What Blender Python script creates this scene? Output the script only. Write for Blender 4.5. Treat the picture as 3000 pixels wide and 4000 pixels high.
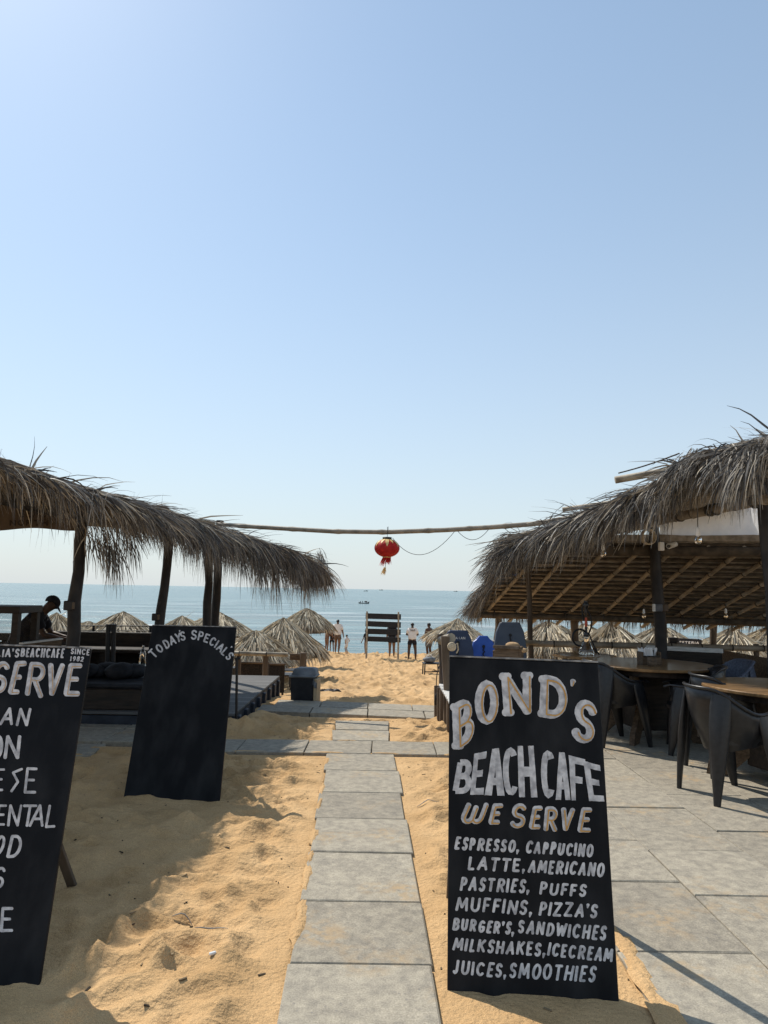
import bpy, math, random
import numpy as np
from mathutils import Vector, Matrix
random.seed(7); rng = np.random.default_rng(7)
SC = bpy.context.scene; COL = SC.collection; PI = math.pi
for o in list(bpy.data.objects): bpy.data.objects.remove(o)

# ------------------------------------------------------------------ camera
F = 2773.0; PITCH = math.atan(302.7/F); ROLL = math.atan(0.0178); EYE = 1.5
cp, sp, cr, sr = math.cos(PITCH), math.sin(PITCH), math.cos(ROLL), math.sin(ROLL)
fw = Vector((0, cp, sp)); up0 = Vector((0, -sp, cp)); rt0 = Vector((1, 0, 0))
cam_d = bpy.data.cameras.new("camera"); cam = bpy.data.objects.new("camera", cam_d); COL.objects.link(cam)
cx = cr*rt0 + sr*up0; cy = -sr*rt0 + cr*up0; cz = -fw
cam.matrix_world = Matrix(((cx.x, cy.x, cz.x, 0), (cx.y, cy.y, cz.y, 0), (cx.z, cy.z, cz.z, EYE), (0, 0, 0, 1)))
cam_d.sensor_fit = 'VERTICAL'; cam_d.sensor_height = 36; cam_d.lens = F/4000*36
cam_d.clip_start = 0.05; cam_d.clip_end = 60000
SC.camera = cam
SC.render.resolution_x = 768; SC.render.resolution_y = 1024

# ------------------------------------------------------------------ light
SUN_AZ = math.radians(40)      # left of the view direction
SUN_EL = math.radians(50)
sdir = Vector((-math.sin(SUN_AZ)*math.cos(SUN_EL), math.cos(SUN_AZ)*math.cos(SUN_EL), math.sin(SUN_EL)))
sun_d = bpy.data.lights.new("sun", 'SUN'); sun = bpy.data.objects.new("sun", sun_d); COL.objects.link(sun)
sun_d.energy = 3.5; sun_d.angle = math.radians(0.55); sun_d.color = (1.0, 0.94, 0.84)
sun.rotation_euler = (-sdir).to_track_quat('-Z', 'Y').to_euler()
W = bpy.data.worlds.new("World"); SC.world = W; W.use_nodes = True
wn = W.node_tree.nodes; wl = W.node_tree.links; wn.clear()
sky = wn.new('ShaderNodeTexSky'); sky.sky_type = 'NISHITA'; sky.sun_disc = False
sky.sun_elevation = SUN_EL; sky.sun_rotation = -SUN_AZ
sky.altitude = 0; sky.air_density = 1.0; sky.dust_density = 0.35; sky.ozone_density = 1.2
bg = wn.new('ShaderNodeBackground'); bg.inputs['Strength'].default_value = 0.13
wo = wn.new('ShaderNodeOutputWorld')
# sea haze: a pale veil over the whole sky that thickens towards the horizon
tcw = wn.new('ShaderNodeTexCoord'); sep = wn.new('ShaderNodeSeparateXYZ'); wl.new(tcw.outputs['Generated'], sep.inputs[0])
def wmath(op, a, b):
    m_ = wn.new('ShaderNodeMath'); m_.operation = op; m_.use_clamp = op != 'POWER'
    for i, q in enumerate((a, b)):
        if isinstance(q, float): m_.inputs[i].default_value = q
        else: wl.new(q, m_.inputs[i])
    return m_.outputs[0]
hz = wmath('POWER', wmath('SUBTRACT', 1.0, wmath('MAXIMUM', sep.outputs['Z'], 0.0)), 2.9)
v1 = wn.new('ShaderNodeMix'); v1.data_type = 'RGBA'; v1.inputs[0].default_value = .30; v1.inputs[7].default_value = (2.55, 3.3, 3.85, 1); tn = wn.new('ShaderNodeMix'); tn.data_type = 'RGBA'; tn.blend_type = 'MULTIPLY'; tn.inputs[0].default_value = 1; tn.inputs[7].default_value = (.94, .985, .965, 1); wl.new(sky.outputs[0], tn.inputs[6]); wl.new(tn.outputs[2], v1.inputs[6])
v2 = wn.new('ShaderNodeMix'); v2.data_type = 'RGBA'; v2.inputs[7].default_value = (3.62, 3.93, 4.10, 1); wl.new(wmath('MULTIPLY', hz, .92), v2.inputs[0]); wl.new(v1.outputs[2], v2.inputs[6])
wl.new(v2.outputs[2], bg.inputs['Color']); wl.new(bg.outputs[0], wo.inputs['Surface'])
vs = SC.view_settings; vs.view_transform = 'Standard'; vs.look = 'None'; vs.exposure = 0.5; vs.gamma = 1.0
SC.cycles.max_bounces = 8; SC.cycles.transparent_max_bounces = 12
SC.cycles.sample_clamp_indirect = 6; SC.cycles.use_denoising = True

# ------------------------------------------------------------------ measuring helpers (1659x2212 view of the photograph)
PS = 3000/1659
def ray(x, y, src=False):
    if not src: x, y = x*PS, y*PS
    u = (x-1500)/F; v = -(y-2000)/F
    u, v = cr*u - sr*v, sr*u + cr*v
    return Vector((u, cp - sp*v, sp + cp*v))
def at(x, y, Y, src=False):
    d = ray(x, y, src); return Vector((0, 0, EYE)) + d*(Y/d.y)
def onz(x, y, z=0.0, src=False):
    d = ray(x, y, src); return Vector((0, 0, EYE)) + d*((z-EYE)/d.z)
def smooth(a, b, x):
    t = np.clip((x-a)/(b-a), 0, 1); return t*t*(3-2*t)
PROF = [(-80, 0), (9.3, 0), (10.5, -.07), (14, -.52), (20, -1.2), (28, -1.60), (33, -1.78), (38, -1.86), (42, -2.6), (50, -3.4), (80, -5), (400, -9)]
def gz(y): return np.interp(y, [p[0] for p in PROF], [p[1] for p in PROF])
SEA_Z = -3.0

# ------------------------------------------------------------------ materials
def mat(name, c1, c2=None, scale=8, rough=0.7, bump=0.0, bscale=None, island=0.0, spec=0.3, metal=0.0, stretch=(1, 1, 1),
        detail=5, transl=0.0, ramp=(0.35, 0.65), coat=0.0, bdist=0.01, c3=None, coords='Object', trans=0.0):
    m = bpy.data.materials.new(name); m.use_nodes = True
    n = m.node_tree.nodes; l = m.node_tree.links
    p = n['Principled BSDF']; out = n['Material Output']
    p.inputs['Roughness'].default_value = rough; p.inputs['Metallic'].default_value = metal
    p.inputs['Specular IOR Level'].default_value = spec
    if coat: p.inputs['Coat Weight'].default_value = coat; p.inputs['Coat Roughness'].default_value = 0.15
    if trans: p.inputs['Transmission Weight'].default_value = trans
    tc = n.new('ShaderNodeTexCoord'); mp = n.new('ShaderNodeMapping'); mp.inputs['Scale'].default_value = stretch
    l.new(tc.outputs[coords], mp.inputs[0])
    nz = n.new('ShaderNodeTexNoise'); nz.inputs['Scale'].default_value = scale; nz.inputs['Detail'].default_value = detail
    l.new(mp.outputs[0], nz.inputs['Vector'])
    rp = n.new('ShaderNodeValToRGB')
    rp.color_ramp.elements[0].position = ramp[0]; rp.color_ramp.elements[1].position = ramp[1]
    rp.color_ramp.elements[0].color = (*c1, 1); rp.color_ramp.elements[1].color = (*(c2 or c1), 1)
    if c3: e = rp.color_ramp.elements.new((ramp[0]+ramp[1])/2); e.color = (*c3, 1)
    fac = nz.outputs['Fac']
    if island:
        g = n.new('ShaderNodeNewGeometry'); mx = n.new('ShaderNodeMix'); mx.inputs[0].default_value = island
        l.new(fac, mx.inputs[2]); l.new(g.outputs['Random Per Island'], mx.inputs[3]); fac = mx.outputs[0]
    l.new(fac, rp.inputs[0]); l.new(rp.outputs[0], p.inputs['Base Color'])
    if bump:
        b = n.new('ShaderNodeBump'); b.inputs['Strength'].default_value = bump; b.inputs['Distance'].default_value = bdist
        nb = n.new('ShaderNodeTexNoise'); nb.inputs['Scale'].default_value = bscale or scale*4; nb.inputs['Detail'].default_value = 4
        l.new(mp.outputs[0], nb.inputs['Vector']); l.new(nb.outputs['Fac'], b.inputs['Height']); l.new(b.outputs[0], p.inputs['Normal'])
    if transl:
        t = n.new('ShaderNodeBsdfTranslucent'); ms = n.new('ShaderNodeMixShader'); ms.inputs[0].default_value = transl
        l.new(rp.outputs[0], t.inputs[0]); l.new(p.outputs[0], ms.inputs[1]); l.new(t.outputs[0], ms.inputs[2]); l.new(ms.outputs[0], out.inputs[0])
    return m
M = {}
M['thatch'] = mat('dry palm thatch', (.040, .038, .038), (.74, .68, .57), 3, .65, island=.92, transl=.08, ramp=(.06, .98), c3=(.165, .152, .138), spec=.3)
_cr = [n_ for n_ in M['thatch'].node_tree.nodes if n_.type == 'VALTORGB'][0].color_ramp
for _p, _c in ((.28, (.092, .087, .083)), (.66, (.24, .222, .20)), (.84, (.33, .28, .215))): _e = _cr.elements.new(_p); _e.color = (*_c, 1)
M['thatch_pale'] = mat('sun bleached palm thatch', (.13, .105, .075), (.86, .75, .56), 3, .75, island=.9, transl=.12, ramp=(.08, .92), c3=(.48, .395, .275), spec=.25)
M['thatch_base'] = mat('thatch under layer', (.10, .08, .06), (.22, .18, .13), 20, .9, bump=.6, bscale=60)
M['mat'] = mat('woven reed matting', (.20, .172, .14), (.37, .32, .258), 14, .85, bump=.7, bscale=90, stretch=(1, 1, 1))
M['bamboo'] = mat('dry bamboo', (.22, .155, .085), (.40, .30, .18), 9, .5, bump=.15, bscale=40)
M['bamboo_grey'] = mat('weathered bamboo', (.20, .165, .12), (.42, .36, .27), 9, .6, bump=.2, bscale=40)
M['bamboo_dark'] = mat('smoky bamboo rafters', (.18, .150, .112), (.33, .275, .208), 7, .5, bump=.15, bscale=40)
M['bamboo_joint'] = mat('dark bamboo joints', (.030, .022, .015), (.06, .045, .03), 20, .7)
M['lath'] = mat('dark lath poles', (.045, .035, .026), (.105, .082, .058), 10, .8, bump=.3, bscale=50)
M['post'] = mat('dark painted round posts', (.012, .011, .012), (.035, .031, .029), 6, .6, bump=.5, bscale=25)
M['post_brown'] = mat('rough brown timber posts', (.06, .043, .03), (.16, .12, .085), 8, .8, bump=.5, bscale=30, stretch=(1, 1, .2))
M['blackboard'] = mat('black painted board', (.0065, .007, .0085), (.024, .0245, .026), 9, .55, bump=.06, bscale=80, spec=.13, stretch=(1, 1, .35), ramp=(.42, .80))
M['board_edge'] = mat('light-painted board edge', (.10, .10, .10), (.34, .33, .31), 30, .7)  # pale tone stands for light caught along the board's top
M['lettering'] = mat('brushed grey white paint', (.36, .355, .36), (.68, .67, .66), 34, .6, spec=.2)
M['ochre'] = mat('ochre sign paint', (.50, .27, .075), (.60, .35, .12), 30, .6, spec=.2)
M['dark_wood'] = mat('dark stained wood', (.012, .009, .007), (.035, .024, .017), 6, .55, bump=.2, stretch=(1, 6, 6))
M['mid_wood'] = mat('brown weathered timber', (.06, .038, .022), (.15, .10, .06), 8, .6, bump=.3, stretch=(1, 6, 6))
M['table_wood'] = mat('varnished table wood', (.15, .085, .036), (.27, .155, .066), 3.5, .32, bump=.05, stretch=(1, 9, 1), coat=.25)
M['plank_dark'] = mat('black sign planks', (.010, .011, .014), (.022, .022, .026), 6, .6, bump=.2, stretch=(1, 5, 5))
M['plastic'] = mat('black chair plastic', (.010, .010, .0115), (.017, .017, .019), 30, .34, bump=.05, bscale=250, spec=.45)
M['rattan'] = mat('blue grey woven seat', (.07, .085, .12), (.12, .14, .19), 60, .5, bump=.5, bscale=120)
M['iron'] = mat('black iron', (.010, .010, .011), (.02, .02, .022), 12, .5, spec=.4)
M['grey_metal'] = mat('brushed pale metal', (.35, .35, .35), (.5, .5, .5), 15, .35, metal=.6)
M['rubber'] = mat('black rubber', (.012, .012, .013), None, 5, .55)
M['red'] = mat('red lantern cloth', (.50, .022, .020), (.66, .038, .028), 12, .6, transl=.3, bump=.2, bscale=60)
M['gold'] = mat('gold lantern trim', (.72, .46, .16), (.86, .64, .28), 20, .5, transl=.15)
M['string'] = mat('dark string', (.06, .055, .05), None, 5, .8)
M['rope'] = mat('pale twisted rope', (.42, .34, .23), (.6, .5, .36), 60, .85, bump=.5, bscale=90)
M['white'] = mat('white plastic', (.72, .71, .68), (.80, .79, .77), 12, .5)
M['white_wood'] = mat('white painted planks', (.5, .49, .46), (.68, .67, .64), 9, .6, bump=.2, stretch=(1, 5, 5))
M['tarp'] = mat('white tarpaulin', (.74, .75, .77), (.86, .86, .86), 7, .6, transl=.48, bump=.8, bscale=9, bdist=.03)
M['blue_tarp'] = mat('blue tarpaulin', (.02, .05, .20), (.05, .12, .36), 10, .5, bump=.5, bscale=14)
M['navy'] = mat('navy foam', (.022, .036, .075), (.030, .046, .09), 12, .55, spec=.35)
M['blue'] = mat('bright blue foam', (.014, .068, .33), (.02, .085, .39), 12, .45, spec=.4)
M['slate'] = mat('slate foam', (.048, .062, .086), (.06, .075, .10), 10, .55, spec=.35)
M['cushion'] = mat('tan cushion cloth', (.33, .21, .11), (.46, .31, .17), 20, .9, bump=.3, bscale=120)
M['beanbag'] = mat('dark cushion cloth', (.010, .011, .014), (.03, .031, .036), 9, .85, bump=.3, bscale=40)
M['bin_black'] = mat('black bin plastic', (.012, .013, .016), (.02, .021, .025), 14, .45)
M['bin_lid'] = mat('dusty grey lid', (.10, .11, .12), (.19, .20, .21), 9, .6)
M['ply'] = mat('pale plywood', (.42, .30, .17), (.52, .39, .24), 9, .7)
M['skin'] = mat('brown skin', (.16, .085, .05), (.21, .115, .07), 20, .5)
M['skin_dark'] = mat('dark brown skin', (.07, .036, .022), (.10, .055, .034), 20, .5)
M['skin_light'] = mat('light brown skin', (.36, .21, .14), (.42, .26, .175), 20, .5)
M['hair'] = mat('black hair', (.007, .006, .006), (.015, .012, .011), 60, .5)
M['cloth_white'] = mat('white cotton', (.66, .65, .64), (.78, .77, .76), 14, .9, bump=.4, bscale=18)
M['cloth_black'] = mat('black cotton', (.010, .010, .014), (.02, .02, .025), 14, .9, bump=.4, bscale=18)
M['cloth_grey'] = mat('grey cotton', (.07, .075, .085), (.12, .125, .135), 14, .9, bump=.4, bscale=18)
M['cloth_brown'] = mat('brown shorts cloth', (.10, .065, .045), (.15, .10, .07), 14, .9, bump=.4, bscale=18)
M['banner'] = mat('brown banner cloth', (.075, .055, .042), (.11, .085, .065), 5, .9, bump=.4, bscale=8)
M['banner_ink'] = mat('dark banner print', (.03, .022, .018), None, 5, .9)
M['deck'] = mat('grey deck boards', (.07, .069, .067), (.125, .121, .117), 4, .7, bump=.3, stretch=(1, 8, 1), island=.35)
M['deck_skirt'] = mat('blue black skirt boards', (.012, .016, .024), (.03, .036, .05), 9, .6)
M['hull'] = mat('weathered boat hull', (.06, .05, .05), (.13, .11, .10), 4, .6)
M['leafy'] = mat('dry litter', (.03, .022, .014), (.22, .16, .09), 9, .9, island=.8)
M['wicker'] = mat('dark wicker', (.012, .010, .009), (.04, .032, .026), 50, .8, bump=.7, bscale=120)
M['napkin'] = mat('white napkins', (.75, .74, .72), (.82, .81, .8), 20, .9)
M['hooka_black'] = mat('black hookah metal', (.012, .012, .013), None, 5, .3, spec=.6)
M['hooka_red'] = mat('red hookah stem', (.45, .05, .03), (.55, .12, .05), 25, .35)

def glass(name, col, rough=.03, ior=1.45):
    m = bpy.data.materials.new(name); m.use_nodes = True; p = m.node_tree.nodes['Principled BSDF']
    p.inputs['Base Color'].default_value = (*col, 1); p.inputs['Roughness'].default_value = rough
    p.inputs['Transmission Weight'].default_value = 1; p.inputs['IOR'].default_value = ior; return m
M['glass'] = glass('clear glass', (.93, .95, .95)); M['pane'] = glass('case glass', (.80, .82, .82), .02, 1.1)

def stone_mat():
    m = bpy.data.materials.new('grey kota paving stone'); m.use_nodes = True
    n = m.node_tree.nodes; l = m.node_tree.links; p = n['Principled BSDF']
    p.inputs['Roughness'].default_value = .85; p.inputs['Specular IOR Level'].default_value = .15
    tc = n.new('ShaderNodeTexCoord'); g = n.new('ShaderNodeNewGeometry')
    def noise(s, d=5):
        t = n.new('ShaderNodeTexNoise'); t.inputs['Scale'].default_value = s; t.inputs['Detail'].default_value = d
        l.new(tc.outputs['Object'], t.inputs['Vector']); return t.outputs['Fac']
    def rampc(f, a, b, c1, c2):
        r = n.new('ShaderNodeValToRGB'); r.color_ramp.elements[0].position = a; r.color_ramp.elements[1].position = b
        r.color_ramp.elements[0].color = (*c1, 1); r.color_ramp.elements[1].color = (*c2, 1); l.new(f, r.inputs[0]); return r.outputs[0]
    def mix(f, a, b, blend='MIX'):
        x = n.new('ShaderNodeMix'); x.data_type = 'RGBA'; x.blend_type = blend
        if isinstance(f, float): x.inputs[0].default_value = f
        else: l.new(f, x.inputs[0])
        l.new(a, x.inputs[6]); l.new(b, x.inputs[7]); return x.outputs[2]
    isl = rampc(g.outputs['Random Per Island'], 0, 1, (.290, .258, .206), (.372, .332, .264))
    mott = rampc(noise(22, 9), .32, .70, (.74, .74, .75), (1.14, 1.13, 1.10))
    fine = rampc(noise(150, 4), .3, .7, (.74, .74, .74), (1.18, 1.18, 1.18))
    c = mix(1.0, isl, mott, 'MULTIPLY'); c = mix(1.0, c, fine, 'MULTIPLY')
    vo = n.new('ShaderNodeTexVoronoi'); vo.inputs['Scale'].default_value = 38; l.new(tc.outputs['Object'], vo.inputs['Vector'])
    pit = n.new('ShaderNodeMath'); pit.operation = 'MULTIPLY'
    pr = rampc(vo.outputs['Distance'], .10, .28, (1, 1, 1), (0, 0, 0)); pn = rampc(noise(5, 3), .52, .62, (0, 0, 0), (.55, .55, .55))
    l.new(pr, pit.inputs[0]); l.new(pn, pit.inputs[1])
    dk = n.new('ShaderNodeRGB'); dk.outputs[0].default_value = (.17, .16, .15, 1); c = mix(pit.outputs[0], c, dk.outputs[0])
    sd = n.new('ShaderNodeRGB'); sd.outputs[0].default_value = (.43, .30, .165, 1)
    s1 = rampc(noise(2.1, 7), .54, .70, (0, 0, 0), (.75, .75, .75)); s2 = rampc(noise(26, 4), .42, .6, (0, 0, 0), (1, 1, 1))
    sm = n.new('ShaderNodeMath'); sm.operation = 'MULTIPLY'; l.new(s1, sm.inputs[0]); l.new(s2, sm.inputs[1])
    c = mix(sm.outputs[0], c, sd.outputs[0]); l.new(c, p.inputs['Base Color'])
    b = n.new('ShaderNodeBump'); b.inputs['Strength'].default_value = .5; b.inputs['Distance'].default_value = .006
    l.new(noise(28, 8), b.inputs['Height']); l.new(b.outputs[0], p.inputs['Normal'])
    return m
M['stone'] = stone_mat()

def sand_mat():
    m = bpy.data.materials.new('golden beach sand'); m.use_nodes = True
    n = m.node_tree.nodes; l = m.node_tree.links; p = n['Principled BSDF']
    p.inputs['Roughness'].default_value = .95; p.inputs['Specular IOR Level'].default_value = .15
    tc = n.new('ShaderNodeTexCoord')
    def noise(s, d=4):
        t = n.new('ShaderNodeTexNoise'); t.inputs['Scale'].default_value = s; t.inputs['Detail'].default_value = d
        l.new(tc.outputs['Object'], t.inputs['Vector']); return t.outputs['Fac']
    r = n.new('ShaderNodeValToRGB'); r.color_ramp.elements[0].position = .3; r.color_ramp.elements[1].position = .72
    r.color_ramp.elements[0].color = (.47, .295, .138, 1); r.color_ramp.elements[1].color = (.65, .43, .22, 1); l.new(noise(2.5, 8), r.inputs[0])
    gr = n.new('ShaderNodeValToRGB'); gr.color_ramp.elements[0].position = .25; gr.color_ramp.elements[1].position = .75
    gr.color_ramp.elements[0].color = (.58, .56, .54, 1); gr.color_ramp.elements[1].color = (1.28, 1.28, 1.28, 1); l.new(noise(330, 2), gr.inputs[0])
    x = n.new('ShaderNodeMix'); x.data_type = 'RGBA'; x.blend_type = 'MULTIPLY'; x.inputs[0].default_value = 1
    l.new(r.outputs[0], x.inputs[6]); l.new(gr.outputs[0], x.inputs[7])
    # wet strip near the water
    sx = n.new('ShaderNodeSeparateXYZ'); l.new(tc.outputs['Object'], sx.inputs[0])
    mr = n.new('ShaderNodeMapRange'); mr.inputs[1].default_value = 37.5; mr.inputs[2].default_value = 41; l.new(sx.outputs['Y'], mr.inputs[0])
    w = n.new('ShaderNodeMix'); w.data_type = 'RGBA'; w.inputs[7].default_value = (.17, .12, .075, 1); l.new(mr.outputs[0], w.inputs[0]); l.new(x.outputs[2], w.inputs[6])
    l.new(w.outputs[2], p.inputs['Base Color'])
    b1 = n.new('ShaderNodeBump'); b1.inputs['Strength'].default_value = .9; b1.inputs['Distance'].default_value = .016; l.new(noise(42, 6), b1.inputs['Height'])
    b2 = n.new('ShaderNodeBump'); b2.inputs['Strength'].default_value = .35; b2.inputs['Distance'].default_value = .002; l.new(noise(420, 2), b2.inputs['Height'])
    b3 = n.new('ShaderNodeBump'); b3.inputs['Strength'].default_value = .6; b3.inputs['Distance'].default_value = .005; l.new(noise(130, 5), b3.inputs['Height'])
    l.new(b1.outputs[0], b3.inputs['Normal']); l.new(b3.outputs[0], b2.inputs['Normal']); l.new(b2.outputs[0], p.inputs['Normal'])
    return m
M['sand'] = sand_mat()

def sea_mat():
    m = bpy.data.materials.new('hazy teal sea water'); m.use_nodes = True
    n = m.node_tree.nodes; l = m.node_tree.links; p = n['Principled BSDF']
    p.inputs['Roughness'].default_value = .20; p.inputs['IOR'].default_value = 1.33
    tc = n.new('ShaderNodeTexCoord'); sx = n.new('ShaderNodeSeparateXYZ'); l.new(tc.outputs['Object'], sx.inputs[0])
    def noise(sc, s, d=4):
        mp = n.new('ShaderNodeMapping'); mp.inputs['Scale'].default_value = sc; l.new(tc.outputs['Object'], mp.inputs[0])
        t = n.new('ShaderNodeTexNoise'); t.inputs['Scale'].default_value = s; t.inputs['Detail'].default_value = d; l.new(mp.outputs[0], t.inputs['Vector']); return t.outputs['Fac']
    def ramp(f, a, b, c1, c2):
        r = n.new('ShaderNodeValToRGB'); r.color_ramp.elements[0].position = a; r.color_ramp.elements[1].position = b
        r.color_ramp.elements[0].color = (*c1, 1); r.color_ramp.elements[1].color = (*c2, 1); l.new(f, r.inputs[0]); return r.outputs[0]
    def rng_(a, b, c, d):
        mr = n.new('ShaderNodeMapRange'); mr.inputs[1].default_value = a; mr.inputs[2].default_value = b; mr.inputs[3].default_value = c; mr.inputs[4].default_value = d; l.new(sx.outputs['Y'], mr.inputs[0]); return mr.outputs[0]
    def mul(a, b):
        q = n.new('ShaderNodeMath'); q.operation = 'MULTIPLY'; l.new(a, q.inputs[0]); l.new(b, q.inputs[1]); return q.outputs[0]
    def mix(f, a, b):
        x = n.new('ShaderNodeMix'); x.data_type = 'RGBA'; l.new(f, x.inputs[0]); l.new(a, x.inputs[6])
        if isinstance(b, tuple): x.inputs[7].default_value = (*b, 1)
        else: l.new(b, x.inputs[7])
        return x.outputs[2]
    deep = ramp(noise((.012, .075, 1), 1, 8), .36, .64, (.042, .112, .124), (.13, .215, .218))
    wave_shade = mul(ramp(noise((.035, .16, 1), 1, 6), .50, .62, (0, 0, 0), (1, 1, 1)), rng_(60, 190, .60, 0))  # brown wave shadows near the shore, mixed into the water colour
    c = mix(wave_shade, deep, (.150, .128, .105))
    trough_shade = mul(ramp(noise((.06, .15, 1), 1, 8), .51, .60, (0, 0, 0), (1, 1, 1)), rng_(40, 420, .75, .0)); c = mix(trough_shade, c, (.055, .085, .095))  # shaded wave troughs painted as dark streaks in the colour
    foam = mul(ramp(noise((.05, .14, 1), 1, 9), .56, .66, (0, 0, 0), (1, 1, 1)), rng_(45, 330, .80, 0)); c = mix(foam, c, (.55, .58, .58))  # foam, with light on the waves painted into the same pale streaks
    l.new(c, p.inputs['Base Color'])
    b1 = n.new('ShaderNodeBump'); b1.inputs['Strength'].default_value = .9; b1.inputs['Distance'].default_value = .6; l.new(noise((.10, .55, 1), 1, 6), b1.inputs['Height'])
    b2 = n.new('ShaderNodeBump'); b2.inputs['Strength'].default_value = .7; b2.inputs['Distance'].default_value = .10; l.new(noise((1.0, 2.6, 1), 1, 4), b2.inputs['Height'])
    l.new(b1.outputs[0], b2.inputs['Normal']); l.new(b2.outputs[0], p.inputs['Normal'])
    return m
M['sea'] = sea_mat()

# ------------------------------------------------------------------ mesh helpers
def tag(o, label=None, cat=None, group=None, kind=None):
    if label: o['label'] = label
    if cat: o['category'] = cat
    if group: o['group'] = group
    if kind: o['kind'] = kind
    return o
def empty(name, loc=(0, 0, 0), rz=0, label=None, cat=None, group=None):
    o = bpy.data.objects.new(name, None); COL.objects.link(o); o.location = loc; o.rotation_euler = (0, 0, rz); o.empty_display_size = .1
    return tag(o, label, cat, group)
def copy_tree(o, parent=None):
    c = o.copy(); COL.objects.link(c); c.parent = parent
    for ch in list(o.children): copy_tree(ch, c)
    return c
class MB:
    def __init__(s): s.v = []; s.f = []; s.sm = []; s.band = []
    def add(s, vs, fs, smooth=False):
        b = len(s.v); s.v += [tuple(v) for v in vs]; s.f += [tuple(b+i for i in f) for f in fs]; s.sm += [smooth]*len(fs); return s
    def box(s, c, size, rot=None, bev=0.0):
        hx, hy, hz = [d/2 for d in size]
        if bev > 0:
            b = min(bev, hx*.9, hy*.9, hz*.9); pts = []
            for z, e in ((-hz, b), (-hz+b, 0), (hz-b, 0), (hz, b)):
                x, y = hx-e, hy-e
                pts += [(-x+b, -y, z), (x-b, -y, z), (x, -y+b, z), (x, y-b, z), (x-b, y, z), (-x+b, y, z), (-x, y-b, z), (-x, -y+b, z)]
            fs = [tuple(range(7, -1, -1)), tuple(range(24, 32))]
            for r in range(3):
                for i in range(8): j = (i+1) % 8; fs.append((r*8+i, r*8+j, r*8+8+j, r*8+8+i))
        else:
            pts = [(x, y, z) for z in (-hz, hz) for x, y in ((-hx, -hy), (hx, -hy), (hx, hy), (-hx, hy))]
            fs = [(3, 2, 1, 0), (4, 5, 6, 7)] + [(i, (i+1) % 4, (i+1) % 4+4, i+4) for i in range(4)]
        R = rot or Matrix.Identity(3); c = Vector(c)
        return s.add([R @ Vector(p)+c for p in pts], fs)
    def tube(s, pts, rad, n=8, caps=True, smooth=True, squash=1.0):
        pts = [Vector(p) for p in pts]; k = len(pts)
        if not hasattr(rad, '__len__'): rad = [rad]*k
        prev = None; vs = []
        for i, p in enumerate(pts):
            t = (pts[min(i+1, k-1)] - pts[max(i-1, 0)]).normalized()
            if prev is None:
                a = Vector((0, 0, 1)) if abs(t.z) < .9 else Vector((1, 0, 0)); x = a.cross(t).normalized()
            else:
                x = (prev - t*prev.dot(t)); x = x.normalized() if x.length > 1e-6 else Vector((1, 0, 0))
            prev = x; y = t.cross(x)
            for j in range(n):
                a = 2*PI*j/n; vs.append(p + x*math.cos(a)*rad[i] + y*math.sin(a)*rad[i]*squash)
        fs = [(i*n+j, i*n+(j+1) % n, (i+1)*n+(j+1) % n, (i+1)*n+j) for i in range(k-1) for j in range(n)]
        s.add(vs, fs, smooth)
        if caps:
            b = len(s.v); s.add([vs[j] for j in range(n)][::-1] + [vs[(k-1)*n+j] for j in range(n)], [tuple(range(n)), tuple(range(n, 2*n))])
        return s
    def bamboo(s, a, b, r, node=.32, n=8, sag=0.0, wob=0.0):
        a, b = Vector(a), Vector(b); L = (b-a).length; pts = []; rs = []
        k = max(1, int(L/node)); off = random.random()*.5
        ts = [0.0]
        for i in range(k):
            tc_ = (i+off)/k
            for e, q in ((-.014, 1), (-.009, 1.14), (.009, 1.14), (.014, 1)):
                t = tc_+e/L*1.0
                if 0.001 < t < .999: ts.append((t, q)[0]); pts.append((t, q))
        pts = [(0, 1)] + pts + [(1, 1)]; P = []; R = []
        for t, q in pts:
            p = a.lerp(b, t); p.z -= sag*4*t*(1-t); P.append(p); R.append(r*q*(1-.1*t))
        f0 = len(s.f); s.tube(P, R, n)
        for i in range(len(pts)-1):
            if pts[i][1] > 1 and pts[i+1][1] > 1: s.band += range(f0+i*n, f0+i*n+n)
        return s
    def lathe(s, prof, c=(0, 0, 0), n=20, smooth=True, caps=True):
        c = Vector(c); vs = [(c.x+r*math.cos(2*PI*j/n), c.y+r*math.sin(2*PI*j/n), c.z+z) for r, z in prof for j in range(n)]
        fs = [(i*n+j, i*n+(j+1) % n, (i+1)*n+(j+1) % n, (i+1)*n+j) for i in range(len(prof)-1) for j in range(n)]
        s.add(vs, fs, smooth)
        if caps:
            s.add([vs[j] for j in range(n)][::-1], [tuple(range(n))]); s.add(vs[-n:], [tuple(range(n))])
        return s
    def blob(s, c, rad, n=12, m=8, jit=0.0, rot=None):
        c = Vector(c); vs = []; R = rot or Matrix.Identity(3)
        for i in range(m+1):
            th = PI*i/m
            for j in range(n):
                ph = 2*PI*j/n; q = 1+random.uniform(-jit, jit)
                vs.append(R @ Vector((rad[0]*math.sin(th)*math.cos(ph)*q, rad[1]*math.sin(th)*math.sin(ph)*q, rad[2]*math.cos(th)*q))+c)
        fs = [((i+1)*n+j, (i+1)*n+(j+1) % n, i*n+(j+1) % n, i*n+j) for i in range(m) for j in range(n)]
        return s.add(vs, fs, True)
    def prism(s, poly, frame):   # poly 2D list; frame: function (u,v,w)->Vector, w 0..1
        k = len(poly); vs = [frame(u, v, 0) for u, v in poly] + [frame(u, v, 1) for u, v in poly]
        return s.add(vs, [tuple(range(k))[::-1], tuple(range(k, 2*k))] + [(i, (i+1) % k, (i+1) % k+k, i+k) for i in range(k)])
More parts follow.
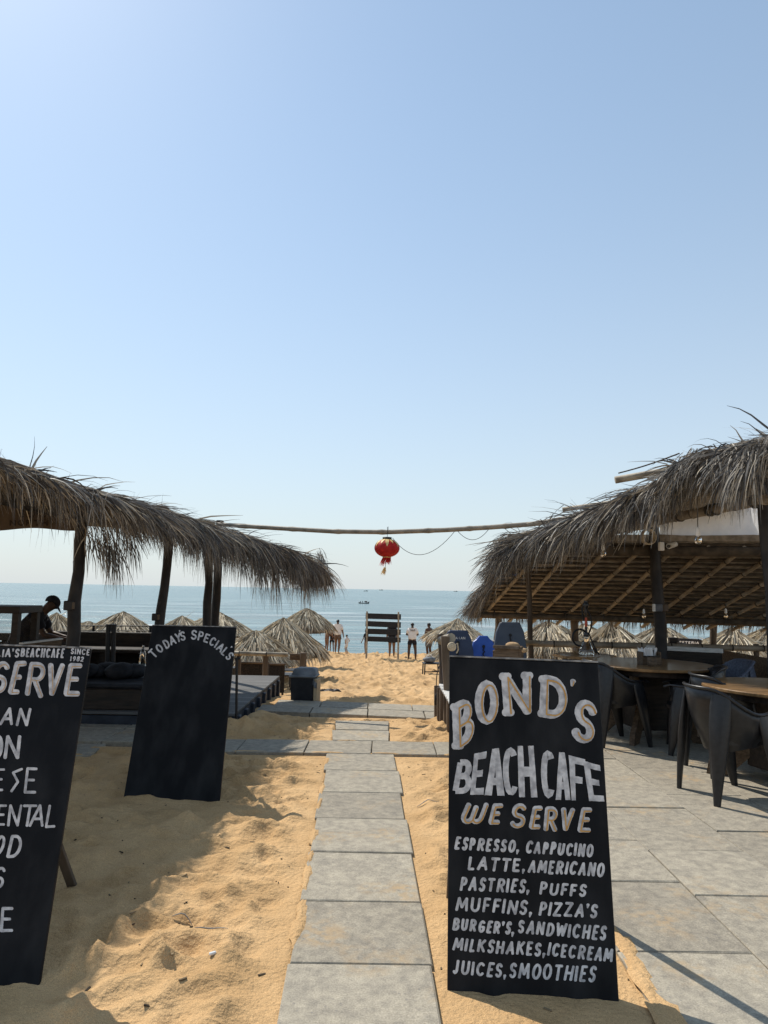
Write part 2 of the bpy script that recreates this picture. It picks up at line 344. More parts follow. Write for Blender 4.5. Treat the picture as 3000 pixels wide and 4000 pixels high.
    def build(s, name, m, parent=None, **kw):
        me = bpy.data.meshes.new(name); me.from_pydata(s.v, [], s.f); me.polygons.foreach_set('use_smooth', s.sm)
        me.materials.append(m)
        if s.band:
            me.materials.append(M['bamboo_joint'])
            for i in s.band: me.polygons[i].material_index = 1
        me.update(); o = bpy.data.objects.new(name, me); COL.objects.link(o); o.parent = parent
        return tag(o, **kw)
def npmesh(name, v, f, m, parent=None, smooth=False, **kw):
    me = bpy.data.meshes.new(name); v = np.asarray(v, dtype=np.float32); f = np.asarray(f, dtype=np.int32)
    k = f.shape[1]; me.vertices.add(len(v)); me.vertices.foreach_set('co', v.ravel())
    me.loops.add(f.size); me.loops.foreach_set('vertex_index', f.ravel())
    me.polygons.add(len(f)); me.polygons.foreach_set('loop_start', np.arange(0, f.size, k, dtype=np.int32))
    me.polygons.foreach_set('use_smooth', np.full(len(f), smooth)); me.update(calc_edges=True); me.validate(); me.materials.append(m)
    o = bpy.data.objects.new(name, me); COL.objects.link(o); o.parent = parent
    return tag(o, **kw)
def strands(base, d, length, width, droop, seg=4, jit=.06):
    """ribbons: base (n,3), d (n,3) start direction, length (n), width (n), droop (n) = pull towards the ground per step"""
    base = np.asarray(base, float); d = np.asarray(d, float); n = len(base)
    d = d/np.linalg.norm(d, axis=1)[:, None]; side = np.cross(d, rng.normal(size=(n, 3))); side /= np.linalg.norm(side, axis=1)[:, None]
    p = base.copy(); V = []
    for k in range(seg+1):
        w = (width*np.interp(k/seg, [0, .3, 1], [.7, 1, .12]))[:, None]*.5
        V.append(p-side*w); V.append(p+side*w)
        p = p + d*(length/seg)[:, None]
        d = d + np.array([0, 0, -1])*droop[:, None] + rng.normal(size=(n, 3))*jit; d /= np.linalg.norm(d, axis=1)[:, None]
        side = side - d*np.sum(side*d, axis=1)[:, None]; side /= np.linalg.norm(side, axis=1)[:, None]
    V = np.stack(V, 1); K = 2*(seg+1); idx = np.arange(n)[:, None]*K
    Fs = np.concatenate([idx + np.array([[2*k, 2*k+1, 2*k+3, 2*k+2]]) for k in range(seg)], 0)
    return V.reshape(-1, 3), Fs
def join(parts):
    V = []; Fs = []; b = 0
    for v, f in parts: V.append(v); Fs.append(f+b); b += len(v)
    return np.concatenate(V), np.concatenate(Fs)
def rotm(ax, a): return Matrix.Rotation(a, 3, ax)

# ------------------------------------------------------------------ ground, paving, sea
def hashn(ix, iy, seed):
    h = np.sin(ix*127.1+iy*311.7+seed*74.7)*43758.5453; return h-np.floor(h)
def vnoise(x, y, seed):
    ix, iy = np.floor(x), np.floor(y); fx, fy = x-ix, y-iy; fx = fx*fx*(3-2*fx); fy = fy*fy*(3-2*fy)
    a, b, c, d = hashn(ix, iy, seed), hashn(ix+1, iy, seed), hashn(ix, iy+1, seed), hashn(ix+1, iy+1, seed)
    return (a+(b-a)*fx)*(1-fy)+(c+(d-c)*fx)*fy - .5
PL = lambda y: -.33-.0364*(y-2.63)
PR = lambda y: .24-.026*(y-2.63)
TERR_X = 1.0
dips = []
for i in range(330):      # footprints: ball and heel pressed one behind the other
    fx, fy, fa = random.uniform(-3, 1.2), random.uniform(1.6, 9.5), random.gauss(0, .7); dp = random.uniform(.008, .022)
    dips.append((fx, fy, random.uniform(.040, .055), random.uniform(.055, .075), -fa, dp))
    dips.append((fx-.13*math.sin(fa), fy-.13*math.cos(fa), random.uniform(.032, .042), random.uniform(.036, .05), -fa, dp*1.1))
for i in range(500):
    dips.append((random.uniform(-3, 1.3), random.uniform(1.6, 10), random.uniform(.03, .10), random.uniform(.05, .13), random.uniform(0, PI), random.uniform(.004, .014)))
def dimples(x, y, seed):
    """trodden sand: rounded hollows that meet in sharp little ridges (squared distance to the nearest scattered point)"""
    ix, iy = np.floor(x), np.floor(y); best = np.full(x.shape, 9.0)
    for a in (-1, 0, 1):
        for b in (-1, 0, 1):
            px, py = ix+a+.12+.76*hashn(ix+a, iy+b, seed), iy+b+.12+.76*hashn(ix+a, iy+b, seed+5); q = (x-px)**2+(y-py)**2
            m_ = q < best; best = np.where(m_, q, best)
    return best*(.75+1.0*vnoise(x*.45, y*.45, seed+9))
def sand_h(x, y, near=True):
    h = .045*vnoise(x*1.5, y*1.7, 1)+.048*vnoise(x*3.6+3, y*4.2, 2)+.040*vnoise(x*7.3, y*8.5, 3)+.016*vnoise(x*17, y*20, 4)+.007*vnoise(x*36, y*38, 9)
    wx = x+.10*vnoise(x*2.3, y*2.3, 21); wy = y+.10*vnoise(x*2.1, y*2.6, 22)
    h = h*.5 + .036*(.5-2*np.abs(vnoise(wx*2.6, wy*3.6, 23)))+.034*(.5-2*np.abs(vnoise(wx*4.4+7, wy*6.2, 24)))+.010*(.5-2*np.abs(vnoise(wx*10, wy*13, 25))) + .090*(dimples(wx*5.8, wy*7.4, 31)-.20) + .024*(dimples(wx*8.2, wy*9.5, 41)-.22)
    far = smooth(9.3, 12, y)
    h = h*(1-far) + far*(.07*vnoise(x*.9, y*1.1, 5)+.06*vnoise(x*2.2, y*2.0, 6)+.085*vnoise(x*5, y*3.6, 8)+.05*vnoise(x*9, y*5.5, 10)+.16*(dimples(x*3.2, y*2.6, 51)-.2))
    return h
def rect_d(x, y, x0, x1, y0, y1):
    x0, x1, y0, y1 = x0+.025, x1-.025, y0+.025, y1-.025
    dx = np.maximum(np.maximum(x0-x, x-x1), 0); dy = np.maximum(np.maximum(y0-y, y-y1), 0); return np.hypot(dx, dy)
def sand_z(x, y):
    x = np.asarray(x, float); y = np.asarray(y, float)
    h = sand_h(x, y)
    for cxp, cyp, a, b, th, dep in dips:
        m = (abs(x-cxp) < .3) & (abs(y-cyp) < .3)
        if not m.any(): continue
        xx, yy = x[m]-cxp, y[m]-cyp; u = (xx*math.cos(th)+yy*math.sin(th))/a; v = (-xx*math.sin(th)+yy*math.cos(th))/b
        q = u*u+v*v; h[m] += dep*(-np.exp(-q*1.2)+.5*np.exp(-(np.sqrt(q)-1.5)**2*4))
    d = rect_d(x, y, TERR_X, 9, -5, 8.5)
    d = np.minimum(d, rect_d(x, y, -2.0, 1.1, 6.58, 7.16)); d = np.minimum(d, rect_d(x, y, -1.5, 1.1, 8.5, 9.5))
    d = np.minimum(d, rect_d(x, y, -9, -1.95, 6.8, 8)); d = np.minimum(d, rect_d(x, y, -9, -1.55, 7.8, 13))
    dp = np.where((y < 8.3), np.maximum(np.maximum(PL(y)+.03-x, x-PR(y)+.03), 0), 9); d = np.minimum(d, np.hypot(dp, np.maximum(0, y-8.3)))
    k = smooth(0, .30, d)
    # heaps pushed up against the menu boards, and a soft bank on the left of the slabs
    m1 = .006*np.exp(-((x-.6)/.42)**2-((y-2.72)/.14)**2)
    near_board = np.maximum(np.exp(-((x+1.45)/.5)**2-((y-5.05)/.2)**2), np.maximum(np.exp(-((x+1.75)/.6)**2-((y-2.7)/.22)**2), np.exp(-((x-.6)/.5)**4-((y-2.70)/.3)**4)))
    m1 += .15*np.exp(-((x+1.75)/.55)**2-((y-7.60)/.17)**2)+.10*np.exp(-((x+1.35)/.25)**2-((y-8.1)/.4)**2)
    lip = .008*np.exp(-((PL(y)-x)/.07)**2)*(x < PL(y))*(y < 6.5)
    return gz(y) + np.where(d <= 0, -.04, .002 + np.where(h > 0, h*(1-.95*near_board), h*(1-.8*near_board))*k + .010*k*(1-near_board) + m1*smooth(0, .12, d) + lip)
def axis(dense0, dense1, step, lo, hi, grow=1.12):
    a = list(np.arange(dense0, dense1, step)); st = step; x = dense0
    L = []
    while x > lo: st *= grow; x -= st; L.append(x)
    R = []; st = step; x = a[-1]
    while x < hi: st *= grow; x += st; R.append(x)
    return np.array(L[::-1]+a+R)
gx = axis(-2.9, 1.25, .019, -900, 900, 1.07)
gy = np.concatenate([axis(1.5, 9.6, .021, -120, 9.6, 1.3)[:-1], np.arange(9.65, 24, .06), np.arange(24, 44, .12), np.array([46, 50, 60, 80, 130, 400])])
X, Y = np.meshgrid(gx, gy); Z = sand_z(X.ravel(), Y.ravel())
Z = np.where(np.abs(X.ravel()) > 60, gz(Y.ravel()), Z)
nx, ny = len(gx), len(gy); ii = (np.arange(ny-1)[:, None]*nx+np.arange(nx-1)[None, :]).ravel()
npmesh('sand_ground', np.stack([X.ravel(), Y.ravel(), Z], 1), np.stack([ii, ii+1, ii+nx+1, ii+nx], 1), M['sand'], smooth=True, kind='structure')
def SZ(x, y): return float(sand_z(np.array([x]), np.array([y]))[0])
MB().add([(-30000, 36, SEA_Z), (30000, 36, SEA_Z), (30000, 50000, SEA_Z), (-30000, 50000, SEA_Z)], [(0, 1, 2, 3)]).build('sea', M['sea'], kind='structure')

def slab(mb, q, z, th=.06, ch=.005, gap=.0055):
    c = sum((Vector((a, b, 0)) for a, b in q), Vector())/4
    tilt = Vector((random.uniform(-.004, .004), random.uniform(-.004, .004)))
    def P(a, b, zz, ins):
        v = Vector((a, b, 0))-c; L = v.length; v = v*((L-ins)/L)+c
        return (v.x+random.uniform(-.002, .002), v.y+random.uniform(-.002, .002), zz+(v.x-c.x)*tilt.x+(v.y-c.y)*tilt.y)
    z += random.uniform(-.003, .003)
    vs = [P(a, b, z-th, gap) for a, b in q]+[P(a, b, z-ch, gap) for a, b in q]+[P(a, b, z, gap+ch*1.4) for a, b in q]
    fs = [(8, 9, 10, 11)]+[(i+r*4, (i+1) % 4+r*4, (i+1) % 4+r*4+4, i+r*4+4) for r in range(2) for i in range(4)]
    mb.add(vs, fs)
mb = MB()
js = [1.2, 1.8, 2.38, 2.99, 3.56, 4.19, 4.78, 5.38, 6.0, 6.585]
for a, b in zip(js, js[1:]):
    e = random.uniform(-.012, .012)
    slab(mb, [(PL(a)+e, a), (PR(a)+e, a), (PR(b)+e, b), (PL(b)+e, b)], .026)
xs = [-2.0, -1.3, -.685, -.076, .52, 1.0]
for a, b in zip(xs, xs[1:]):
    f = lambda x, back: (7.15 if back else 6.605)+.024*x
    slab(mb, [(a, f(a, 0)), (b, f(b, 0)), (b, f(b, 1)), (a, f(a, 1))], .024+random.uniform(0, .006))
for a, b in ((7.17, 7.68), (7.69, 8.22)):
    slab(mb, [(-.47, a+.01), (.09, a+.01), (.10, b), (-.51, b)], .024)
for r in range(2):
    x = -1.5+r*.15
    while x < 1.05:
        w = random.uniform(.55, .72); b = min(x+w, 1.15); y = lambda x, k: 8.525-.145*x+.45*k
        slab(mb, [(x, y(x, r)), (b, y(b, r)), (b, y(b, r+1)), (x, y(x, r+1))], .03); x = b+.002
mb.build('stone_path', M['stone'], kind='structure')
mb = MB(); cols = [1.0, 1.57, 2.135, 2.70, 3.27, 3.84, 4.41, 4.98, 5.55, 6.12, 6.7, 7.3, 7.9]
for ci, (a, b) in enumerate(zip(cols, cols[1:])):
    y = -1.0+random.uniform(0, .5)
    while y < 8.45:
        L = random.uniform(.58, .86); e = min(y+L, 8.5); slab(mb, [(a, y), (b, y), (b, e), (a, e)], .024); y = e
mb.build('terrace_paving', M['stone'], kind='structure')
mb = MB()
for ci in range(7):
    a = -2.0-(ci+1)*.62; y = 6.85+random.uniform(-.04, .04)
    while y < 8.0: slab(mb, [(a, y), (a+.615, y), (a+.615, y+.62), (a, y+.62)], .035); y += .625
slab(mb, [(-3.05, 6.2), (-2.5, 6.35), (-2.55, 6.82), (-3.1, 6.75)], .03)
mb.build('terrace_paving', M['stone'], kind='structure')

# blown sand lying in thin drifts over slab edges and joints
mb = MB()
for k in range(32):
    if k < 14: y = random.uniform(2.2, 6.4); x = PL(y)+.012; a, b = random.uniform(.012, .035), random.uniform(.06, .22)
    elif k < 24: x, y = random.uniform(-1.9, .9), random.choice([6.62, 7.15])+random.uniform(-.01, .01); a, b = random.uniform(.08, .25), random.uniform(.012, .03)
    else: x, y = 1.02+random.uniform(-.01, .03), random.uniform(2.4, 3.6); a, b = random.uniform(.02, .06), random.uniform(.08, .25)
    n_ = 16; h0 = random.uniform(.0015, .004); rr = [random.uniform(.65, 1.2) for _ in range(n_)]
    vs = [(x, y, .029+h0)]+[(x+a*.55*rr[i]*math.cos(2*PI*i/n_), y+b*.55*rr[i]*math.sin(2*PI*i/n_), .029+h0*.55) for i in range(n_)]+[(x+a*rr[i]*math.cos(2*PI*i/n_), y+b*rr[i]*math.sin(2*PI*i/n_), .020) for i in range(n_)]
    mb.add(vs, [(0, 1+i, 1+(i+1) % n_) for i in range(n_)]+[(1+i, 1+n_+i, 1+n_+(i+1) % n_, 1+(i+1) % n_) for i in range(n_)], True)
mb.build('sand_drift', M['sand'], kind='stuff', label='thin drifts of blown golden sand lying over the paving edges and joints', cat='sand')

# low boarded deck on the left
dk = empty('low_deck', (-4.8, 9.4, 0), label='low grey boarded deck with a blue black skirt, left of the crossing slabs', cat='deck')
mb = MB()
for i in range(22): mb.box((0, -1.6+i*.152, .145), (6.5, .146, .03), bev=.004)
mb.build('deck_boards', M['deck'], dk)
mb = MB()
mb.box((0, -1.695, .06), (6.5, .03, .13)); mb.box((3.235, 0, .04), (.03, 3.34, .17))
for i in range(8): mb.box((3.262, -1.5+i*.42, -.03), (.05, .10, .30), bev=.01)
mb.build('deck_skirt', M['deck_skirt'], dk)
DECK = .16

# litter on the sand
mb = MB()
for i in range(320):
    x, y = random.uniform(-2.6, 1.0), random.uniform(2.2, 8.4)
    if PL(y)-.02 < x < PR(y)+.02 or 6.5 < y < 7.2: continue
    L = random.choice([.006, .01, .014, .03]); a = random.uniform(0, PI); z = SZ(x, y)
    mb.box((x, y, z+.002), (L, .004+L*.15, .004), rotm('Z', a) @ rotm('Y', random.uniform(-.3, .3)))
mb.build('beach_litter', M['leafy'], kind='stuff', label='scattered dark twigs, seeds and leaf crumbs lying on the trodden sand', cat='litter')
for k, (x, y, L, lab) in enumerate([(455, 2040, .15, 'curled dry palm leaflet lying on the sunny sand left of the path'),
                                    (925, 1745, .16, 'thin dark curved twig on the sand between path and coffee menu board'),
                                    (395, 1990, .10, 'short dry leaf on the sand beside the roof shadow')]):
    p = onz(x, y, .0); th = random.uniform(-.5, .3); pts = []
    for i in range(7):
        t = i/6; q = Vector((p.x+L*(t-.5)*math.cos(th), p.y+L*(t-.5)*math.sin(th)+.03*math.sin(t*PI), 0)); q.z = SZ(q.x, q.y)+.006+.012*math.sin(t*PI); pts.append(q)
    MB().tube(pts, [.002, .004, .005, .005, .004, .003, .001], 6, squash=.5).build('dry_leaf', M['thatch'], label=lab, cat='dry leaf')
p = onz(458, 2092, .0); MB().box((p.x, p.y, SZ(p.x, p.y)+.008), (.028, .012, .012), rotm('Z', .6) @ rotm('X', .3), bev=.003).build('cigarette_stub', M['white'], label='small white stub lying on the sand left of the path', cat='stub')

# ------------------------------------------------------------------ sign writing: brush strokes as thin raised paint
def arc(cx_, cy_, rx, ry, a0, a1, n=12):
    return [(cx_+rx*math.cos(math.radians(a0+(a1-a0)*i/n)), cy_+ry*math.sin(math.radians(a0+(a1-a0)*i/n))) for i in range(n+1)]
GL = {
 'A': [[(0, 0), (.5, 1)], [(.5, 1), (1, 0)], [(.2, .34), (.8, .34)]],
 'B': [[(.08, 0), (.08, 1)], [(.08, 1)]+arc(.5, .76, .38, .24, 90, -90)+[(.08, .52)], [(.08, .52)]+arc(.55, .26, .42, .26, 90, -90)+[(.08, 0)]],
 'C': [arc(.55, .5, .5, .5, 45, 315, 18)],
 'D': [[(.1, 0), (.1, 1)], [(.1, 1)]+arc(.42, .5, .55, .5, 90, -90, 16)+[(.1, 0)]],
 'E': [[(.08, 0), (.08, 1)], [(.08, 1), (.95, 1)], [(.08, .52), (.78, .52)], [(.08, 0), (.98, 0)]],
 'F': [[(.1, 0), (.1, 1)], [(.1, 1), (.98, 1)], [(.1, .5), (.8, .5)]],
 'G': [arc(.52, .5, .48, .5, 50, 300, 18)+[(.95, .2), (.95, .45)], [(.6, .45), (.98, .45)]],
 'H': [[(.06, 0), (.06, 1)], [(.94, 0), (.94, 1)], [(.06, .5), (.94, .5)]],
 'I': [[(.5, 0), (.5, 1)]],
 'J': [[(.8, 1), (.8, .3)]+arc(.45, .28, .35, .28, 0, -150, 10)],
 'K': [[(.08, 0), (.08, 1)], [(.92, 1), (.12, .42)], [(.34, .58), (.98, 0)]],
 'L': [[(.12, 1), (.12, 0)], [(.12, 0), (.95, .02)]],
 'M': [[(0, 0), (.12, 1)], [(.12, 1), (.5, .25)], [(.5, .25), (.88, 1)], [(.88, 1), (1, 0)]],
 'N': [[(.05, 0), (.05, 1)], [(.05, 1), (.95, 0)], [(.95, 0), (.95, 1)]],
 'O': [arc(.5, .5, .48, .5, 90, 450, 26)],
 'P': [[(.1, 0), (.1, 1)], [(.1, 1)]+arc(.5, .74, .42, .26, 90, -90)+[(.1, .48)]],
 'R': [[(.08, 0), (.08, 1)], [(.08, 1)]+arc(.48, .75, .42, .25, 90, -90)+[(.08, .5)], [(.42, .5), (.98, 0)]],
 'S': [arc(.52, .75, .42, .25, 25, 262, 14)+arc(.48, .25, .44, .25, 82, -155, 14)],
 'T': [[(.5, 0), (.5, 1)], [(0, 1), (1, 1)]],
 'U': [[(.06, 1), (.06, .35)]+arc(.5, .35, .44, .35, 180, 360, 12)+[(.94, 1)]],
 'V': [[(0, 1), (.48, 0)], [(.48, 0), (1, 1)]],
 'W': [[(0, 1), (.22, 0)], [(.22, 0), (.52, .8)], [(.52, .8), (.76, 0)], [(.76, 0), (1, 1)]],
 'w': [[(.12, 1)]+arc(.24, .3, .24, .3, 165, 340, 10)+[(.52, .85)], [(.52, .85)]+arc(.70, .28, .24, .28, 190, 350, 10)+[(.98, 1)]],
 'Z': [[(.05, 1), (.95, 1)], [(.95, 1), (.05, 0)], [(.05, 0), (.98, 0)]],
 's': [[(1, 1), (.15, .82)], [(.15, .82), (.75, .42)], [(.75, .42), (.0, 0)]],
 "'": [[(.5, 1), (.38, .72)]], ',': [[(.5, .1), (.3, -.22)]],
 '1': [[(.25, .8), (.55, 1)], [(.55, 1), (.55, 0)]],
 '9': [arc(.5, .7, .4, .3, 0, 360, 18), [(.9, .7), (.8, .3), (.45, 0)]],
 '8': [arc(.5, .76, .36, .24, 90, 450, 18), arc(.5, .26, .44, .27, 90, 450, 18)],
 '2': [arc(.5, .72, .42, .28, 165, -20, 10)+[(.05, 0)], [(.05, 0), (.98, 0)]],
 '6': [arc(.5, .3, .42, .3, 0, 360, 18), [(.1, .35), (.3, .75), (.75, 1)]],
}
WID = {'I': .32, "'": .28, ',': .28, '1': .5, 'M': 1.2, 'W': 1.3, 'w': 1.3, 'E': .78, 'F': .78, 'L': .75, 'J': .75, 'S': .82, 'P': .85, ' ': .55, 'T': .9}
class Painter:
    """collects brush strokes given in photo pixels and lays them on a flat board (plane through p0, normal nrm)"""
    def __init__(s, p0, nrm, conv): s.p0 = p0; s.n = nrm; s.conv = conv; s.mb = MB(); s.k = 0
    def pt(s, x, y, off):
        X_, Y_ = s.conv(x, y); d = ray(X_, Y_, True); o = Vector((0, 0, EYE)); q = s.p0 + s.n*off
        return o + d*((q-o).dot(s.n)/d.dot(s.n))
    def stroke(s, pts, w0, w1=None, cap='round', wob=.05, off=0.0):
        w1 = w0 if w1 is None else w1; P = [np.array(p, float) for p in pts]
        L = sum(np.linalg.norm(b-a) for a, b in zip(P, P[1:]))
        if L < 1e-6: return
        k = max(len(P), int(L/(w0*.8))+2)
        cum = np.concatenate([[0], np.cumsum([np.linalg.norm(b-a) for a, b in zip(P, P[1:])])])
        tt = np.linspace(0, L, k); Q = np.stack([np.interp(tt, cum, [p[i] for p in P]) for i in (0, 1)], 1)
        closed = np.linalg.norm(Q[0]-Q[-1]) < .5
        off = off + .0008 + .00022*(s.k % 9); s.k += 1
        ls, rs = [], []
        for i in range(k):
            a = Q[i-1] if i > 0 else (Q[-2] if closed else Q[0]); b = Q[i+1] if i < k-1 else (Q[1] if closed else Q[-1])
            t = (b-a)/max(1e-9, np.linalg.norm(b-a)); nn = np.array([-t[1], t[0]])
            w = (w0+(w1-w0)*i/(k-1))*(1+random.uniform(-wob, wob)); ls.append(Q[i]+nn*w); rs.append(Q[i]-nn*w)
        outl = [s.pt(*p, off) for p in ls]+[s.pt(*p, off) for p in rs]
        fs = [(i, i+1, k+i+1, k+i) for i in range(k-1)]
        s.mb.add(outl, fs)
        if cap == 'round' and not closed:
            for e, sg in ((0, -1), (k-1, 1)):
                t = Q[e]-Q[e-1] if e else Q[0]-Q[1]; t = t/np.linalg.norm(t); w = (w0 if e == 0 else w1)
                nn = np.array([-t[1], t[0]]); c = Q[e]; fan = [s.pt(*(c+w*(nn*math.cos(a)+t*.8*math.sin(a))), off) for a in np.linspace(0, PI, 7)]
                s.mb.add(fan, [tuple(range(7))])
    def letter(s, ch, quad, w, cap='round', serif=False, shade=None, inset=True):
        """quad: BL, BR, TL, TR in pixels; w = half stroke width in pixels"""
        bl, br, tl, tr = [np.array(q, float) for q in quad]
        wid = np.linalg.norm(br-bl); hei = np.linalg.norm(tl-bl)
        ix = min(.42, w/max(wid, 1)) if inset else 0; iy = min(.42, w/max(hei, 1)) if inset else 0
        def mp(p):
            u = ix+p[0]*(1-2*ix); v = iy+p[1]*(1-2*iy)
            return (bl*(1-u)+br*u)*(1-v)+(tl*(1-u)+tr*u)*v
        for st in GL[ch]:
            pts = [mp(p) for p in st]
            if shade is None: s.stroke(pts, w*random.uniform(.95, 1.05), w*random.uniform(.88, 1.0) if ch not in "',' " else w*.45, cap)
            else: s.stroke([p+np.array(shade[:2]) for p in pts], shade[2], shade[2]*.8, cap, .12, off=.0026)
            if serif and shade is None and len(st) == 2:
                for e in (0, 1):
                    if ch == 'N' and (st[e][1] < .1 and st[e][0] > .5): continue
                    h = np.array([w*.75, 0]); s.stroke([pts[e]-h, pts[e]+h], w*.85, w*.8, 'round')
    def block(s, ch, quad, tx, ty):
        bl, br, tl, tr = [np.array(q, float) for q in quad]
        def mp(u, v): return (bl*(1-u)+br*u)*(1-v)+(tl*(1-u)+tr*u)*v
        rc = lambda a, b, c, d: [(a, b), (c, b), (c, d), (a, d)]
        G_ = {'E': [rc(0, 0, tx, 1), rc(tx*.9, 1-ty, 1, 1), rc(tx*.9, .5-ty*.5, .82, .5+ty*.5), rc(tx*.9, 0, 1, ty)], 'F': [rc(0, 0, tx, 1), rc(tx*.9, 1-ty, 1, 1), rc(tx*.9, .48-ty*.5, .85, .48+ty*.5)],
              'H': [rc(0, 0, tx, 1), rc(1-tx, 0, 1, 1), rc(tx*.9, .5-ty*.6, 1-tx*.9, .5+ty*.6)],
              'A': [[(0, 0), (tx, 0), (.62, 1), (.30, 1)], [(1-tx, 0), (1, 0), (.70, 1), (.38, 1)], [(.2, .22), (.8, .22), (.74, .22+ty), (.26, .22+ty)]]}[ch]
        for poly in G_:
            s.k += 1; off = .0008+.00022*(s.k % 9); P = []
            for (a, b) in zip(poly, poly[1:]+poly[:1]):
                for t in (0, .25, .5, .75): P.append(mp(a[0]+(b[0]-a[0])*t, a[1]+(b[1]-a[1])*t)+np.array([random.uniform(-1.2, 1.2), random.uniform(-1.2, 1.2)]))
            s.mb.add([s.pt(*p, off) for p in P], [tuple(range(len(P)))])
    def line(s, text, p0, p1, h0, h1, w, slant=.16, jit=.03):
        tot = sum(WID.get(c, 1.0) for c in text)+.16*(len(text)-1); a = np.array(p0, float); b = np.array(p1, float); x = 0
        for c in text:
            cw = WID.get(c, 1.0)
            if c != ' ':
                t0, t1 = x/tot, (x+cw)/tot; h = (h0+(h1-h0)*(t0+t1)/2)*random.uniform(1-jit, 1+jit)
                q0 = a+(b-a)*t0; q1 = a+(b-a)*t1; dy = random.uniform(-jit, jit)*h; sl = slant*random.uniform(.7, 1.3)*h
                q0 = q0+np.array([0, dy]); q1 = q1+np.array([0, dy]); upv = np.array([sl, -h])
                s.letter(c, (q0, q1, q0+upv, q1+upv), w*(1.1 if c in "'," else 1))
            x += cw+.16
    def build(s, name, m, parent): return s.mb.build(name, m, parent)

def menu_board(bl, br, tl, tr, label, legs):
    bl, br, tl, tr = map(Vector, (bl, br, tl, tr)); nrm = (br-bl).cross((tl+tr)/2-(bl+br)/2).normalized()
    tl, tr = tl-nrm*(tl-bl).dot(nrm), tr-nrm*(tr-bl).dot(nrm)
    root = empty('menu_board', (bl+br)/2, label=label, cat='menu board')
    inv = -Vector(root.location)
    dn = (bl-tl).normalized(); b2, r2 = bl+dn*.07, br+dn*.07; bk = -nrm*.016
    m = MB(); vs = [b2, r2, tr, tl]; e = .006
    def P(p, i, k): return p+inv+bk*k
    c = (b2+r2+tr+tl)/4
    fr = [p+(c-p).normalized()*e for p in vs]
    m.add([p+inv for p in fr]+[p+inv-nrm*.004 for p in vs]+[p+inv+bk for p in vs],
          [(0, 1, 2, 3), (11, 10, 9, 8)]+[(i+4, (i+1) % 4+4, (i+1) % 4, i) for i in range(4)]+[(i+8, (i+1) % 4+8, (i+1) % 4+4, i+4) for i in range(4)])
    m.build('panel', M['blackboard'], root)
    ed = MB(); u = (tr-tl).normalized()
    ed.box((tl+tr)/2+inv-nrm*.008+(tl-bl).normalized()*.004, ((tr-tl).length, .019, .007), Matrix((u, -nrm, (tl-bl).normalized())).transposed())
    ed.build('lit_top_edge', M['board_edge'], root)  # top edge coloured pale, as if catching the light
    for top, foot in legs:
        top, foot = Vector(top), Vector(foot); ax = (foot-top).normalized(); sx = Vector((1, 0, 0)); sx = (sx-ax*sx.dot(ax)).normalized()
        lg = MB(); lg.box((top+foot)/2+inv, (.045, .022, (foot-top).length), Matrix((sx, ax.cross(sx), ax)).transposed(), bev=.003); lg.build('support_leg', M['post_brown'], root)
    class R: pass
    r = R(); r.root = root; r.p0 = bl+inv*0; r.n = nrm; r.inv = inv; return r
def painter(b, conv):
    p = Painter(b.p0, b.n, conv); b0 = p.build
    def build(name, m, parent):
        p.mb.v = [tuple(Vector(v)+b.inv) for v in p.mb.v]; return b0(name, m, parent)
    p.build = build; return p
z8 = lambda x, y: (1650+x*.6784, 2500+y*.6784)
z6 = lambda x, y: (x*.6028, 2300+y*.6028)
zl = lambda x, y: (x*.6873, 2480+y*.6873)

B = menu_board((.27, 2.85, 0), (.90, 2.80, 0), (.30, 3.18, 1.21), (.94, 3.13, 1.20),
               'black menu board of the beach cafe listing coffee and snacks, standing beside the stone path',
               [((.36, 3.17, 1.12), (.36, 3.66, -.02)), ((.90, 3.12, 1.12), (.93, 3.62, -.02))])
LET = [('B', [(178, 655), (300, 560), (168, 375), (290, 312)]), ('O', [(300, 497), (442, 482), (298, 232), (444, 226)]),
       ('N', [(465, 445), (636, 432), (437, 185), (640, 178)]), ('D', [(660, 442), (838, 468), (668, 192), (842, 225)]),
       ("'", [(842, 320), (880, 330), (848, 235), (886, 240)]), ('S', [(842, 570), (990, 618), (880, 312), (1022, 380)])]
p = painter(B, z8); q = painter(B, z8)
for ch, quad in LET:
    p.letter(ch, quad, 26 if ch != "'" else 17, serif=ch in 'BND', inset=ch != "'"); q.letter(ch, quad, 26 if ch != "'" else 16, shade=(16, 6, 4.8) if ch != "'" else (6, 2, 3), inset=ch != "'")
p.build('lettering', M['lettering'], B.root); q.build('letter_shading', M['ochre'], B.root)
p = painter(B, z8)
for it in [('B', [(163, 886), (282, 886), (203, 690), (292, 684)]), ('E', [(275, 891), (352, 891), (298, 655), (370, 640)]),
                 ('A', [(358, 894), (474, 896), (372, 632), (470, 618)]), ('C', [(462, 901), (558, 897), (458, 622), (548, 610)]),
                 ('H', [(556, 905), (662, 906), (548, 610), (640, 609)]), ('C', [(684, 914), (768, 916), (676, 636), (762, 630)]),
                 ('A', [(768, 920), (854, 922), (762, 645), (846, 650)]), ('F', [(858, 923), (930, 926), (842, 662), (938, 688)]),
                 ('E', [(960, 927), (1048, 930), (926, 694), (1022, 722)])]:
    if it is None: p.build('lettering', M['lettering'], B.root); p = painter(B, z8); continue
    if it[0] in 'EFHA': p.block(it[0], it[1], .36 if it[0] != 'H' else .34, .16)
    else: p.letter(it[0], it[1], 17.5, cap='flat')
p.build('lettering', M['lettering'], B.root)
p = painter(B, z8); q = painter(B, z8)
